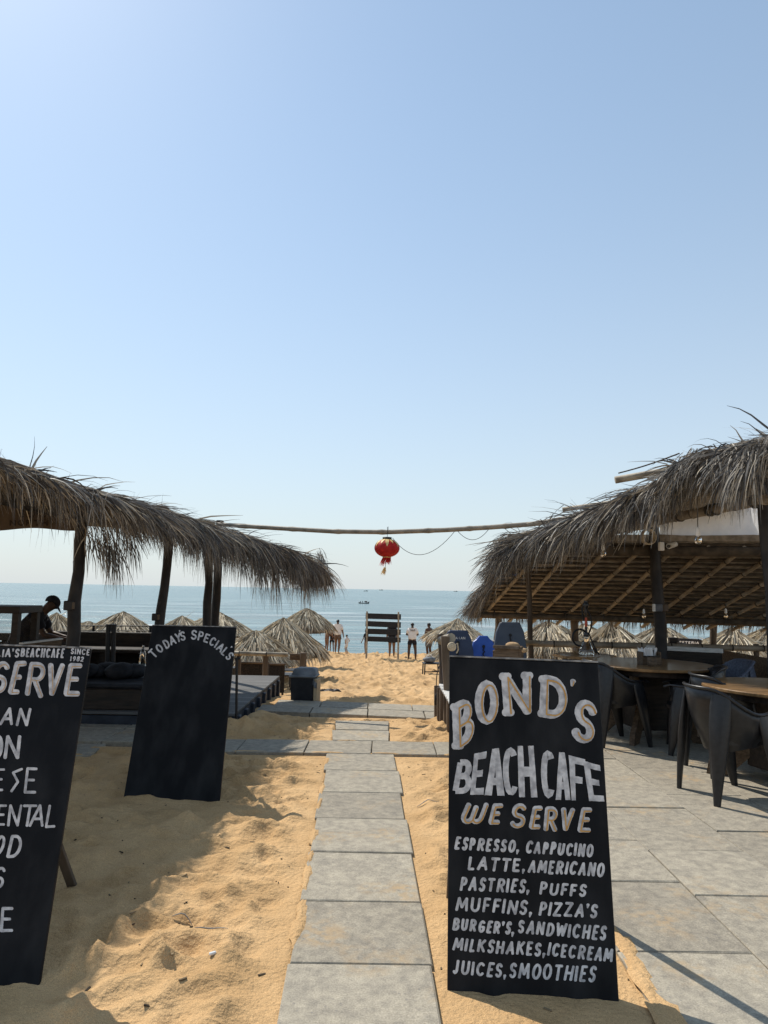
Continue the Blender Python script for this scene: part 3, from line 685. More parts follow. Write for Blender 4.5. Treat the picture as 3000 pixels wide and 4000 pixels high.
for it in [('w', [(212, 1060), (350, 1062), (240, 935), (392, 932)]), ('E', [(372, 1063), (448, 1064), (402, 942), (474, 938)]),
                 None, ('S', [(492, 1085), (598, 1086), (518, 940), (606, 938)]), ('E', [(606, 1090), (682, 1090), (636, 956), (697, 952)]),
                 ('R', [(690, 1102), (778, 1110), (703, 958), (790, 956)]), ('V', [(785, 1102), (860, 1102), (797, 960), (886, 964)]),
                 ('E', [(884, 1108), (974, 1110), (916, 964), (980, 964)])]:
    if it is None: p.build('lettering', M['lettering'], B.root); q.build('letter_shading', M['ochre'], B.root); p = painter(B, z8); q = painter(B, z8); continue
    p.letter(it[0], it[1], 15); q.letter(it[0], it[1], 15, shade=(6, 7, 4.5))
p.build('lettering', M['lettering'], B.root); q.build('letter_shading', M['ochre'], B.root)
for ln in [[('ESPRESSO,', (180, 1208), (552, 1225), 78, 76), ('CAPPUCINO', (588, 1228), (982, 1252), 74, 78)],
           [('LATTE,', (255, 1325), (588, 1341), 80, 80), ('AMERICANO', (604, 1340), (1045, 1366), 76, 84)],
           [('PASTRIES,', (210, 1445), (612, 1460), 82, 84), ('PUFFS', (668, 1468), (942, 1481), 76, 76)],
           [('MUFFINS,', (188, 1560), (628, 1588), 86, 86), ("PIZZA'S", (664, 1586), (1005, 1602), 82, 84)],
           [("BURGER'S,", (168, 1670), (524, 1702), 72, 78), ('SANDWICHES', (545, 1690), (1056, 1732), 78, 86)],
           [('MILKSHAKES,', (170, 1790), (704, 1826), 76, 84), ('ICECREAM', (716, 1820), (1094, 1858), 80, 82)],
           [('JUICES,', (168, 1925), (480, 1946), 84, 84), ('SMOOTHIES', (495, 1948), (994, 1975), 92, 94)]]:
    for tx, a, b, h0, h1 in ln:
        p = painter(B, z8); p.line(tx, a, b, h0, h1, 8.0); p.build('lettering', M['lettering'], B.root)

B = menu_board((-1.80, 5.19, 0), (-1.11, 5.14, 0), (-1.78, 5.57, 1.19), (-1.12, 5.52, 1.19),
               'black specials board with one arched line of lettering above an empty panel',
               [((-1.66, 5.56, 1.1), (-1.68, 6.05, -.02)), ((-1.24, 5.53, 1.1), (-1.34, 5.95, -.02))])
p = painter(B, z6)
def rotq(cx_, cy_, w, h, deg):
    a = math.radians(deg); ux = np.array([math.cos(a), -math.sin(a)]); uy = np.array([-math.sin(a), -math.cos(a)]); c = np.array([cx_, cy_])
    return [c-ux*w/2-uy*h/2, c+ux*w/2-uy*h/2, c-ux*w/2+uy*h/2, c+ux*w/2+uy*h/2]
for ch, x, y, dg, w, h in [('T', 992, 420, 46, 42, 64), ('O', 1033, 386, 36, 42, 60), ('D', 1078, 358, 28, 40, 62), ('A', 1117, 333, 20, 42, 62), ('Y', 1155, 316, 13, 40, 62),
                           ("'", 1166, 284, 10, 16, 36), ('S', 1184, 306, 8, 38, 62), ('S', 1257, 298, -6, 42, 64), ('P', 1301, 306, -12, 40, 64), ('E', 1340, 320, -20, 36, 60),
                           ('C', 1378, 342, -28, 38, 60), ('I', 1404, 358, -33, 20, 60), ('A', 1430, 380, -36, 42, 60), ('L', 1458, 406, -42, 34, 62), ("'", 1492, 384, -48, 16, 36), ('S', 1488, 436, -46, 36, 60)]:
    if ch == 'Y':
        GL['Y'] = [[(0, 1), (.5, .48)], [(1, 1), (.5, .48)], [(.5, .5), (.5, 0)]]
    if ch == 'S' and x > 1200 and x < 1300: p.build('lettering', M['lettering'], B.root); p = painter(B, z6)
    p.letter(ch, rotq(x, y, w, h, dg), 5.6)
p.build('lettering', M['lettering'], B.root)

B = menu_board((-2.05, 2.81, 0), (-1.25, 2.81, 0), (-2.12, 3.28, 1.22), (-1.32, 3.27, 1.21),
               'black menu board cut by the left edge of view, painted SINCE 1982 in its corner',
               [((-1.76, 3.28, 1.12), (-1.52, 3.74, -.02)), ((-2.0, 3.27, 1.12), (-1.95, 3.74, -.02))])
for a_ in [("LIA'S", (-22, 127), (108, 130), 48, 52, 5, .12), ('BEACHCAFE', (114, 126), (362, 134), 52, 56, 5, .14),
           ('SINCE', (400, 108), (508, 117), 33, 37, 3.4, .1), ('1982', (396, 150), (474, 152), 28, 30, 3.2, .2)]:
    p = painter(B, zl); p.line(*a_); p.build('lettering', M['lettering'], B.root)
p = painter(B, zl); q = painter(B, zl)
for ch, quad in [('S', [(-62, 332), (34, 336), (-34, 148), (72, 150)]), ('E', [(38, 338), (112, 340), (80, 150), (165, 146)]), ('R', [(132, 345), (246, 368), (160, 152), (278, 154)]),
                 ('V', [(252, 348), (335, 350), (270, 156), (378, 158)]), ('E', [(352, 348), (458, 350), (388, 160), (474, 160)])]:
    p.letter(ch, quad, 15.5); q.letter(ch, quad, 15.5, shade=(7, 4, 1.8))
p.build('lettering', M['lettering'], B.root); q.build('letter_shading', M['ochre'], B.root)
lines_ = []
for ch, quad, w in [('A', [(-8, 514), (72, 514), (30, 412), (84, 410)], 8), ('N', [(84, 520), (160, 520), (108, 414), (184, 414)], 8),
                    ('O', [(-52, 704), (14, 704), (-42, 568), (24, 568)], 9), ('N', [(14, 708), (112, 708), (32, 568), (126, 568)], 10),
                    ('E', [(-40, 888), (20, 888), (-30, 758), (34, 758)], 7), ('s', [(58, 896), (112, 894), (56, 752), (136, 756)], 7), ('E', [(128, 902), (208, 902), (146, 752), (218, 754)], 8),
                    ('E', [(-30, 1084), (30, 1084), (-14, 964), (44, 964)], 7), ('N', [(36, 1090), (108, 1090), (48, 962), (134, 962)], 7.5), ('T', [(112, 1092), (192, 1092), (130, 964), (216, 964)], 7.5),
                    ('A', [(160, 1092), (246, 1092), (190, 962), (268, 962)], 7.5), ('L', [(246, 1098), (318, 1098), (272, 964), (334, 964)], 7.5),
                    ('O', [(-48, 1252), (12, 1252), (-16, 1138), (44, 1138)], 8.5), ('D', [(26, 1268), (112, 1268), (58, 1136), (138, 1136)], 9),
                    ('S', [(-44, 1442), (20, 1442), (-24, 1318), (40, 1318)], 8), ('E', [(-8, 1690), (78, 1688), (4, 1546), (80, 1546)], 9)]:
    lines_.append((ch, quad, w))
for i, j in ((0, 2), (2, 4), (4, 7), (7, 12), (12, 14), (14, 15), (15, 16)):
    p = painter(B, zl)
    for ch, quad, w in lines_[i:j]: p.letter(ch, quad, w)
    p.build('lettering', M['lettering'], B.root)

# ------------------------------------------------------------------ left thatched shelter
def poly_eval(P, t):   # P list of Vectors, t 0..1 by arc length
    L = [0]
    for a, b in zip(P, P[1:]): L.append(L[-1]+(b-a).length)
    t = np.clip(t, 0, 1)*L[-1]
    return np.stack([np.interp(t, L, [p[i] for p in P]) for i in range(3)], -1)
def fringe(P, n, inward, along, out, rng_in, L0, L1, droop, rise=.25, width=(.008, .019), clump=18, seg=5, up=(0, .04), jit=.05, ls=((0, 1), (1, 1))):
    """palm leaflets laid in bunches over an eave polyline and hanging over its edge"""
    nc = n//clump; tc = rng.random(nc); ri = rng.uniform(*rng_in, nc); T = np.repeat(tc, clump); k = len(T)
    base = poly_eval(P, np.clip(T+rng.normal(size=k)*.008, 0, 1)); inn = np.repeat(ri, clump)+rng.uniform(-.06, .06, k)
    base += np.outer(inn, inward); base[:, 2] += rise*inn + rng.uniform(*up, k)
    cd = np.outer(np.ones(nc), out)+rng.normal(size=(nc, 3))*np.array([.22, .25, .16]) + np.outer(rng.uniform(.2, 1, nc), along)
    d = np.repeat(cd, clump, 0) + rng.normal(size=(k, 3))*.16
    L = np.repeat(rng.uniform(L0, L1, nc), clump)*rng.uniform(.55, 1.1, k)*np.interp(T, *ls)
    return strands(base, d, L, rng.uniform(*width, k), np.repeat(rng.uniform(*droop, nc), clump)*rng.uniform(.7, 1.3, k), seg, jit)

LE = [at(*q) for q in [(-25, 1000, 4.05), (0, 1008, 4.2), (110, 1042, 4.75), (205, 1074, 5.45), (300, 1098, 6.4), (400, 1126, 7.8), (500, 1155, 9.3), (600, 1186, 10.3), (660, 1208, 10.9), (698, 1240, 11.4)]]
ls = empty('thatched_shelter', (-4.2, 7.5, 0), label='long open shelter with a grey palm thatch roof on dark posts, left of path', cat='beach shelter')
off = Vector((4.2, -7.5, 0))
mb = MB(); n = len(LE)
inn = [Vector((p.x-1.4-.06*i, p.y-.1-.08*i, max(p.z+.12, 2.36))) for i, p in enumerate(LE)]; inn2 = [Vector((p.x-4.2-.1*i, p.y-.1-.1*i, max(p.z+.2, 2.5))) for i, p in enumerate(LE)]
top = [[p+off+Vector((0, 0, z)) for p in row] for row in (LE, inn, inn2) for z in (0, -.07)]
vs = sum([[p for p in r] for r in top], []); fs = []
for i in range(n-1):
    for a, b in ((0, 2), (2, 4)):
        fs.append((a*n+i, a*n+i+1, b*n+i+1, b*n+i)); fs.append(((a+1)*n+i, (b+1)*n+i, (b+1)*n+i+1, (a+1)*n+i+1))
    fs.append((i, n+i, n+i+1, i+1))
mb.add(vs, fs).build('roof_sheet', M['thatch_base'], ls)
parts = []
OUT = np.array([.75, .1, -.16]); ALG = np.array([.0, .8, -.03]); INW = np.array([-1, -.1, 0])
LEa = LE
parts.append(fringe(LEa, 6000, INW, ALG, OUT, (.0, .75), .36, .72, (.10, .36), rise=.12, clump=10, width=(.006, .021), jit=.09, up=(0, .03), ls=((0, .16, .30, 1), (.50, .62, 1, 1))))
parts.append(fringe(LEa, 1500, INW, ALG*.4, np.array([.4, .3, -.15]), (.0, .6), .25, .55, (.12, .3), rise=.12, clump=6, width=(.010, .030), jit=.10, up=(.0, .03), ls=((0, .16, .30, 1), (.50, .62, 1, 1))))
parts.append(fringe(LEa, 2600, INW, ALG*.5, np.array([.3, .0, -.8]), (-.03, .15), .25, .52, (.25, .5), rise=.08, clump=11, width=(.004, .012), jit=.08, ls=((0, .16, .30, 1), (.50, .62, 1, 1))))
parts.append(fringe(LE[5:], 2600, INW, ALG*.35, np.array([.25, .05, -.85]), (-.05, .12), .38, .72, (.3, .6), rise=.1, clump=26, width=(.004, .011), jit=.07))
parts.append(fringe(LE[7:], 1900, np.array([-.8, -.6, 0]), np.array([.3, .5, -.3]), np.array([.5, .4, -.4]), (-.05, .5), .35, .68, (.15, .4), rise=.2, clump=18, width=(.005, .013), jit=.07))
parts.append(fringe(LEa, 300, INW, ALG, np.array([.15, .2, .55]), (.0, .4), .08, .24, (-.05, .16), rise=.12, clump=2, width=(.002, .006), jit=.12))
parts.append(fringe(LE[1:5], 160, INW, ALG*.2, np.array([.1, .05, -1.]), (-.06, .02), .35, .52, (.3, .6), rise=.1, clump=2, width=(.003, .007)))
def frond(p, d, n, L, spread=.13, width=(.005, .012)):
    """one palm frond end drooping from the eave: a bunch of leaflets along a short midrib"""
    p = np.array(p); d = np.array(d, float); t = rng.random(n); bs = p+np.outer(t*.28, d/np.linalg.norm(d))+rng.normal(size=(n, 3))*np.array([.035, .06, .03])
    dd = d+np.array([0, 0, -.35])+rng.normal(size=(n, 3))*spread*2
    return strands(bs, dd, L*rng.uniform(.45, 1.0, n), rng.uniform(*width, n), rng.uniform(.25, .5, n), 5, .05)
for x, y, Yd, n_, L in [(190, 1150, 6.2, 70, .34), (225, 1160, 6.4, 120, .46), (262, 1150, 6.7, 80, .36), (395, 1150, 8.4, 50, .40), (440, 1165, 8.9, 60, .55), (515, 1195, 9.6, 60, .55),
                        (548, 1205, 10.0, 90, .72), (582, 1205, 10.3, 120, .82), (618, 1215, 10.6, 80, .62), (642, 1222, 10.8, 130, .80), (668, 1215, 11.1, 90, .65), (688, 1208, 11.3, 90, .45)]:
    q_ = at(x, y-18, Yd); parts.append(frond(q_, (.25, .25, -.7), n_, L))
v, f = join(parts); v = v+np.array(off)
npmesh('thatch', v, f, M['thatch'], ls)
mb = MB(); pl = [p+off+Vector((-.16, 0, .075)) for p in LE[:8]]; mb.tube(pl, .032, 8); mb.build('edge_pole', M['post_brown'], ls)
mb = MB(); pl = [p+off+Vector((-.45, 0, -.08)) for p in LE[:8]]; mb.tube(pl, .05, 8); mb.build('eave_beam', M['post'], ls)
def round_post(base, top, r, m=M['post'], parent=None, name='post'):
    base, top = Vector(base), Vector(top); P = []; R = []
    for i in range(9):
        t = i/8; P.append(base.lerp(top, t)+Vector((random.uniform(-.012, .012), random.uniform(-.012, .012), 0))*(0 < i < 8)); R.append(r*(1.08-.16*t)*random.uniform(.94, 1.06))
    mb = MB(); mb.tube(P, R, 10); return mb.build(name, m, parent)
P1b, P1t = at(150, 1440, 6.4), at(176, 1135, 6.4); P1b = P1b+(P1b-P1t)*((P1b.z-.0)/(P1t.z-P1b.z))
for a, b, r in [((-2.62, 4.5, -.05), (-2.58, 4.48, 2.25), .06), (P1b, P1t+Vector((.01, 0, .12)), .055)]:
    round_post(Vector(a)+off, Vector(b)+off, r, parent=ls)
for xb, yb, xt, yt, Yd, r in [(344, 1360, 366, 1160, 8.5, .056), (447, 1350, 453, 1160, 10.2, .058), (463, 1350, 474, 1150, 10.7, .062)]:
    b, t = at(xb, yb, Yd), at(xt, yt, Yd); d = (t-b)/(t.z-b.z); b = b-d*(b.z-.15); round_post(b+off, t+d*.18+off, r, parent=ls)
round_post((-5.6+4.2, 6.4-7.5, 0), (-5.6+4.2, 6.4-7.5, 2.6), .06, parent=ls); round_post((-6.4+4.2, 10.4-7.5, .15), (-6.4+4.2, 10.4-7.5, 2.5), .06, parent=ls)
for x, y, Yd, w, lab in [(150, 1308, 6.36, .085, 'small dark switch box on the nearer shelter post by the sea view'), (336, 1333, 8.45, .075, 'small dark socket box on the leaning post left of the specials board')]:
    e = empty('junction_box', at(x, y, Yd), label=lab, cat='switch box', group='boxes on shelter posts')
    MB().box((0, 0, 0), (w, .06, .085), bev=.006).build('housing', M['iron'], e); MB().box((w*.55, -.012, .0), (.02, .05, .06), bev=.004).build('side_clip', M['post_brown'], e)
# brown banner tied under the near eave
e = empty('banner', at(70, 1120, 6.28), label='sagging brown cloth banner with faint dark lettering, tied under the left roof eave', cat='banner')
o0 = Vector(e.location); mb = MB(); vs = []; fs = []
for i in range(17):
    for j in range(7):
        x = -60+i*14; y = 1070+j*12.3; q = at(x, y+3*math.sin(i*.5)*(j/6), 6.30+.02*math.sin(i*1.3+j*.8)); vs.append(q-o0)
fs = [(i*7+j, i*7+j+1, (i+1)*7+j+1, (i+1)*7+j) for i in range(16) for j in range(6)]
mb.add(vs, fs, True).build('cloth', M['banner'], e)
class BB: pass
bb = BB(); bb.p0 = at(70, 1120, 6.24); bb.n = Vector((0, -1, 0)); bb.inv = -o0
GL['Y'] = GL.get('Y', [[(0, 1), (.5, .48)], [(1, 1), (.5, .48)], [(.5, .5), (.5, 0)]])
for tx, a, b_, h in (('BEACH', (40, 1118), (118, 1118), 17), ('NORTH', (20, 1136), (104, 1136), 13)):
    p = painter(bb, lambda x, y: (x*PS, y*PS)); p.line(tx, a, b_, h, h, 1.6, 0, .0); p.build('lettering', M['banner_ink'], e)

# ------------------------------------------------------------------ right shelter: seaward slope seen from below
T0, T1 = at(1098, 1176, 8.7), at(1651, 1181, 8.1); E0, E1 = at(1034.6, 1338, 11.2), at(1659, 1358, 9.6)
def on_line(a, b, xi):     # point of line a-b (plan view) that the photo shows at column xi
    d = ray(xi, 1278); k = d.x/d.y; s_ = (k*a.y-a.x)/((b.x-a.x)-k*(b.y-a.y)); return a.lerp(b, s_), s_
def extrap(a, b, s_): return a+(b-a)*s_
tA, _ = on_line(T0, T1, 1098); eA, _ = on_line(E0, E1, 1022); tB, eB = extrap(T0, T1, 2.1), extrap(E0, E1, 1.55)
def roofA(u, v, dz=0):     # u along, v 0 top .. 1 eave
    q = tA.lerp(tB, u).lerp(eA.lerp(eB, u), v); sag = -.05*math.sin(PI*v)*0; return q+Vector((0, 0, dz+sag))
rs = empty('thatched_shelter', (4.5, 8.6, 0), label='wide low thatched roof over bamboo rafters above the tables, right of path', cat='beach shelter')
ro = -Vector(rs.location)
mb = MB(); nu, nv = 24, 12; vs = []; fs = []
for dz in (.055, .13):
    for i in range(nu+1):
        for j in range(nv+1): vs.append(roofA(i/nu, j/nv*1.0, dz+random.uniform(-.008, .008))+ro)
w_ = nv+1; s_ = (nu+1)*w_
for i in range(nu):
    for j in range(nv):
        a = i*w_+j; fs += [(a, a+1, a+w_+1, a+w_), (s_+a, s_+a+w_, s_+a+w_+1, s_+a+1)]
for i in range(nu): fs += [(i*w_, (i+1)*w_, s_+(i+1)*w_, s_+i*w_), (i*w_+nv, s_+i*w_+nv, s_+(i+1)*w_+nv, (i+1)*w_+nv)]
for j in range(nv): fs += [(j, s_+j, s_+j+1, j+1), (nu*w_+j, nu*w_+j+1, s_+nu*w_+j+1, s_+nu*w_+j)]
mb.add(vs, fs).build('reed_matting', M['mat'], rs)
for j in range(19):
    v_ = .02+j/18*.97; pts = [roofA(u, v_+random.uniform(-.006, .006), .036) + ro for u in np.linspace(0.005, 1, 9)]
    MB().tube(pts, .016 if j % 3 else .022, 6).build('lath', M['lath'], rs)
RAF = [(1035, 1180), (1100, 1242), (1150, 1320), (1205, 1395), (1279, 1464), (1330, 1535), (1390, 1613), (1425, 1702), (1480, 1790), (1530, 1880), (1585, 1970), (1647, 2060)]
for xb, xt in RAF:
    b, _ = on_line(E0, E1, xb); t, _ = on_line(T0, T1, xt); d = (b-t).normalized()
    MB().bamboo(t+ro+Vector((0, 0, -.012)), b+d*.05+ro+Vector((0, 0, -.012)), .027, node=.30).build('rafter', M['bamboo_dark'], rs)
mb = MB(); mb.tube([roofA(u, .845, -.075)+ro for u in np.linspace(.01, 1, 8)], .047, 10); mb.build('eave_beam', M['lath'], rs)
mb = MB(); mb.tube([roofA(u, .01, -.05)+ro for u in np.linspace(.02, 1, 8)], .06, 10); mb.build('ridge_beam', M['lath'], rs)
for i in range(1, 24, 2):
    c = roofA(i/24, .845, -.06)+ro; MB().tube([c+Vector((0, .06*math.cos(a), .06*math.sin(a))) for a in np.linspace(0, 2*PI, 9)], .008, 5).build('lashing', M['string'], rs)
# upper near part of the roof: follows its eave over the tables
REp = [(1085, 1196, 8.95), (1118, 1174, 8.6), (1215, 1136, 7.9), (1330, 1092, 7.05), (1420, 1052, 6.6), (1492, 1000, 6.0), (1565, 980, 5.65), (1659, 962, 5.3), (1800, 932, 4.8)]
RE = [at(*q) for q in REp]; n = len(RE); INR = Vector((2.6, -.45, .48))
vs = []; fs = []
for k, dz in ((0, 0), (.5, 0), (1, 0), (0, .07), (.5, .07), (1, .07)):
    vs += [p+INR*k+Vector((0, 0, dz))+ro for p in RE]
for r in (0, 1, 3, 4):
    for i in range(n-1):
        q = (r*n+i, (r+1)*n+i, (r+1)*n+i+1, r*n+i+1); fs.append(q if r < 2 else q[::-1])
for i in range(n-1): fs.append((i, i+1, 3*n+i+1, 3*n+i))
MB().add(vs, fs).build('roof_sheet', M['mat'], rs)
for k in (.015, .06, .11, .16, .22, .30, .38):
    MB().tube([p+INR*k+Vector((0, 0, -.025))+ro for p in RE], .020, 7).build('lath', M['bamboo_dark'], rs)
mb = MB(); BMa, BMb = at(1413, 1126, 8.35), at(1659, 1078, 5.9); mb.bamboo(BMa+ro, BMa.lerp(BMb, 1.6)+ro, .05, node=.42); mb.build('tie_beam', M['bamboo_dark'], rs)
for y in (.30, .58, .63, .92):
    mb = MB()
    for k in (0, .014): mb.tube([BMa.lerp(BMb, y)+Vector((.056*math.cos(a), k, .056*math.sin(a)))+ro for a in np.linspace(0, 2*PI, 11)], .008, 5)
    mb.build('lashing', M['string'], rs)
for x0, y0, x1, y1, Yd, r in [(1329, 1037, 1425, 1020, 6.95, .036), (1215, 1101, 1270, 1093, 7.85, .026), (1138, 1134, 1190, 1125, 8.5, .026), (1104, 1160, 1135, 1153, 8.85, .027)]:
    a, b = at(x0, y0, Yd), at(x1, y1, Yd-.05); d = (b-a).normalized()
    mb = MB(); mb.tube([a+ro, a+d*.001+ro, a+d*1.7+ro], [r*.7, r, r], 12); mb.build('roof_pole', M['bamboo_grey'], rs)
mb = MB(); a, b = at(1336, 1022, 6.9), at(1455, 984, 6.5); mb.tube([a.lerp(b, t)+Vector((0, 0, -.01*math.sin(t*PI)))+ro for t in np.linspace(0, 1.1, 8)], .007, 6); mb.build('thin_rod', M['post'], rs)
ROUT = np.array([-.62, -.12, -.20]); RAL = np.array([-.15, .55, -.10]); RIN = np.array([.95, .25, 0])
parts = []
parts.append(fringe(RE[4:], 1800, RIN, RAL, ROUT, (.0, .5), .26, .55, (.10, .38), rise=.06, clump=9, width=(.006, .020), jit=.12, up=(0, .03)))
parts.append(fringe(RE[:5], 3300, RIN, RAL, ROUT, (.0, .5), .34, .70, (.10, .38), rise=.05, clump=9, width=(.007, .023), jit=.11, up=(0, .02)))
parts.append(fringe(RE, 1300, RIN, RAL*.4, np.array([-.5, -.1, -.15]), (.0, .45), .25, .55, (.12, .32), rise=.06, clump=6, width=(.010, .032), jit=.11, up=(.0, .03)))
parts.append(fringe(RE[:5], 2200, RIN, RAL*.5, np.array([-.30, -.05, -.7]), (-.04, .12), .24, .46, (.25, .55), rise=.06, clump=11, width=(.004, .012), jit=.08))
parts.append(fringe(RE[4:], 1500, RIN, RAL*.4, np.array([-.35, -.2, -.35]), (.0, .3), .28, .5, (.2, .5), rise=.12, clump=22, width=(.005, .013), up=(.0, .08), jit=.09))
parts.append(fringe(RE, 200, RIN, RAL, np.array([-.5, .1, .22]), (.0, .4), .10, .24, (-.02, .16), rise=.06, clump=2, width=(.003, .008), jit=.12))
VG = [roofA(0, v_, .1) for v_ in (0, .25, .5, .75, 1)]
parts.append(fringe(VG, 2600, np.array([.9, -.2, .0]), np.array([0, .45, -.2]), np.array([-.55, .05, -.2]), (-.02, .25), .22, .45, (.2, .45), rise=.0, clump=14, width=(.004, .012), jit=.08))
EV = [roofA(u, 1.0, .07) for u in np.linspace(0, 1, 9)]
parts.append(fringe(EV, 1500, np.array([-.2, -.9, .0]), np.array([.15, .05, -.1]), np.array([.08, .5, -.6]), (-.02, .10), .12, .32, (.3, .6), rise=.35, clump=12, width=(.006, .014)))
for x, y, Yd, n_, L in [(1612, 985, 5.35, 130, .42), (1645, 975, 5.2, 130, .46), (1570, 985, 5.6, 50, .22), (1500, 985, 6.0, 60, .24), (1440, 1065, 6.4, 60, .40), (1380, 1085, 6.8, 60, .36),
                        (1320, 1110, 7.2, 60, .38), (1250, 1130, 7.7, 70, .42), (1190, 1140, 8.1, 60, .40), (1140, 1165, 8.5, 60, .38), (1105, 1190, 8.8, 60, .42)]:
    q_ = at(x, y-20, Yd); parts.append(frond(q_, (-.35, -.1, -.6), int(n_*1.5), L, .16, (.005, .014)))
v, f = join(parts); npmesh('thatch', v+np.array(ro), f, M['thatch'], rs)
for x, y, Yd, w in ((1298, 1112, 7.30, .055), (1318, 1106, 7.15, .05), (1086, 1235, 9.5, .05), (1066, 1265, 10.1, .05), (1228, 1128, 7.8, .03)):
    c = at(x, y, Yd)+ro+Vector((.12, .1, 0)); vs = [c+Vector(((i-1)*w, (i-1)*w*-.9+random.uniform(-.02, .02), (1-j)*w*.6+random.uniform(-.03, .03))) for i in range(4) for j in range(3)]
    MB().add(vs, [(i*3+j, i*3+j+1, i*3+j+4, i*3+j+3) for i in range(3) for j in range(2)], True).build('tarpaulin_patch', M['blue_tarp'], rs)
def px_post(xb, yb, xt, yt, Yd, r, m, zb, zt):
    b, t = at(xb, yb, Yd), at(xt, yt, Yd); d = (t-b)/(t.z-b.z); return round_post(b+d*(zb-b.z)+ro, b+d*(zt-b.z)+ro, r, m, rs)
px_post(1430, 1402, 1413, 1158, 8.3, .066, M['post'], 0, 2.28)
px_post(1146, 1420, 1140, 1225, 9.3, .034, M['post_brown'], -.1, 1.95)
px_post(1243, 1400, 1241, 1330, 10.6, .058, M['post_brown'], -.2, 1.2)
px_post(1074, 1380, 1077, 1330, 11.2, .055, M['post_brown'], -.2, 1.1)
px_post(1541, 1400, 1540, 1345, 10.0, .05, M['post_brown'], -.2, 1.25)
px_post(1664, 1300, 1652, 1100, 6.0, .05, M['post'], 0, 2.5)
# white tarpaulin in the gap
e = empty('tarpaulin', (3.8, 8.4, 2.3), label='white tarpaulin strip stretched in the roof gap right of the main post', cat='tarpaulin')
vs = []; o0 = Vector(e.location)
for i in range(15):
    for j in range(5):
        t = i/14; a = at(1424, 1160, 8.42).lerp(at(1660, 1160, 8.14), t); b = at(1424, 1135, 8.42).lerp(at(1660, 1072, 8.14), t)
        vs.append(a.lerp(b, j/4)-o0+Vector((0, random.uniform(-.015, .015), 0)))
MB().add(vs, [(i*5+j, (i+1)*5+j, (i+1)*5+j+1, i*5+j+1) for i in range(14) for j in range(4)], True).build('sheet', M['tarp'], e)
# bulbs
def bulb(x, y, Yd, wire, lab, s=1.0):
    e = empty('light_bulb', at(x, y, Yd), label=lab, cat='light bulb', group='bulbs hanging from the shelter roof')
    MB().lathe([(.012*s, .045*s), (.02*s, .036*s), (.032*s, .012*s), (.034*s, -.004*s), (.028*s, -.024*s), (.012*s, -.036*s), (.002*s, -.039*s)], n=14, caps=False).build('globe', M['glass'], e)
    MB().lathe([(.013*s, .04*s), (.021*s, .05*s), (.019*s, .11*s), (.006*s, .125*s)], n=12).build('socket', M['white'], e)
    mb = MB()
    for k in (-1, 1): mb.tube([(k*.006*s, 0, -.018*s), (k*.008*s, 0, .03*s)], .0025*s, 5)
    mb.build('filament', M['gold'], e)
    MB().tube([(0, 0, .12*s), (.004, 0, .12*s+wire*.5), (0, 0, .12*s+wire)], .004, 5).build('flex', M['string'], e)
bulb(1508, 1167, 6.3, .62, 'clear filament bulb in a white socket hanging before the white tarpaulin', .95)
bulb(1303, 1196, 7.6, .40, 'clear bulb hanging at the thatch fringe left of the main post', .95)
bulb(1391, 1331, 8.6, .06, 'small bulb low under the rafters left of the hookah', .7)
bulb(1568, 1330, 8.6, .06, 'small bulb low under the rafters right of the main post', .7)
# rope coil and camera on main post
e = empty('rope_coil', at(1398, 1160, 8.15), label='small coil of rope hanging at the top of the main post', cat='rope coil')
mb = MB()
for k in range(4): mb.tube([(.075*math.cos(a)+.004*k, -.012*k, .085*math.sin(a)) for a in np.linspace(0, 2*PI, 19)], .009, 6)
mb.build('coil', M['rope'], e)
e = empty('security_camera', at(1440, 1180, 8.1), label='small white dome ended camera fixed right of the main post', cat='camera')
MB().box((-.05, .03, .0), (.06, .05, .10), bev=.008).build('bracket', M['white'], e)
mb = MB(); mb.tube([(.12, .03, .03), (.02, -.01, .0), (.015, -.02, .0)], [.028, .034, .028], 12); mb.build('body', M['white_wood'], e)
MB().tube([(.022, -.012, .0), (.012, -.024, -.002)], .02, 12).build('lens', M['iron'], e)
e = empty('fuse_box', at(1421, 1313, 8.2), label='grey box with dark marks strapped round the main post', cat='fuse box')
MB().box((0, 0, 0), (.10, .05, .085), bev=.008).build('housing', M['cloth_grey'], e); MB().box((-.048, -.008, 0), (.022, .05, .087), bev=.005).build('side_flap', M['white_wood'], e)
MB().box((.085, .03, 0), (.09, .03, .08), bev=.005).build('cover', M['post_brown'], e)

# ------------------------------------------------------------------ bamboo pole, lantern, wires
pp = [at(470, 1133, 9.75), at(600, 1141, 9.5), at(720, 1148, 9.25), at(836, 1149.5, 9.05), at(960, 1145, 8.85), at(1060, 1139, 8.65), at(1150, 1132, 8.5), at(1230, 1120, 8.35)]
e = empty('bamboo_pole', pp[3], label='long thin bamboo pole spanning the gap between the two thatch roofs', cat='bamboo pole')
P = []; R = []
for k, (a, b) in enumerate(zip(pp, pp[1:])):
    for t in np.linspace(0, 1, 12)[:-1]: P.append(a.lerp(b, t)-pp[3]); R.append(.030)
for i in range(5, len(R)-1, 9): R[i] = .0355
MB().tube(P, R, 10).build('cane', M['bamboo_dark'], e)
LC = at(836, 1184, 9.02)
e = empty('paper_lantern', LC, label='round red lantern with gold petal trim hanging from the bamboo pole', cat='lantern')
prof = [(.158*math.cos(a)*(1+0) if abs(math.sin(a)) < .96 else .05, .118*math.sin(a)) for a in np.linspace(-1.28, 1.28, 17)]
mb = MB(); vs = []; nn = 32
for r, z in prof:
    for j in range(nn):
        a = 2*PI*j/nn; q = r*(1+.018*math.cos(a*16)); vs.append((q*math.cos(a), q*math.sin(a), z))
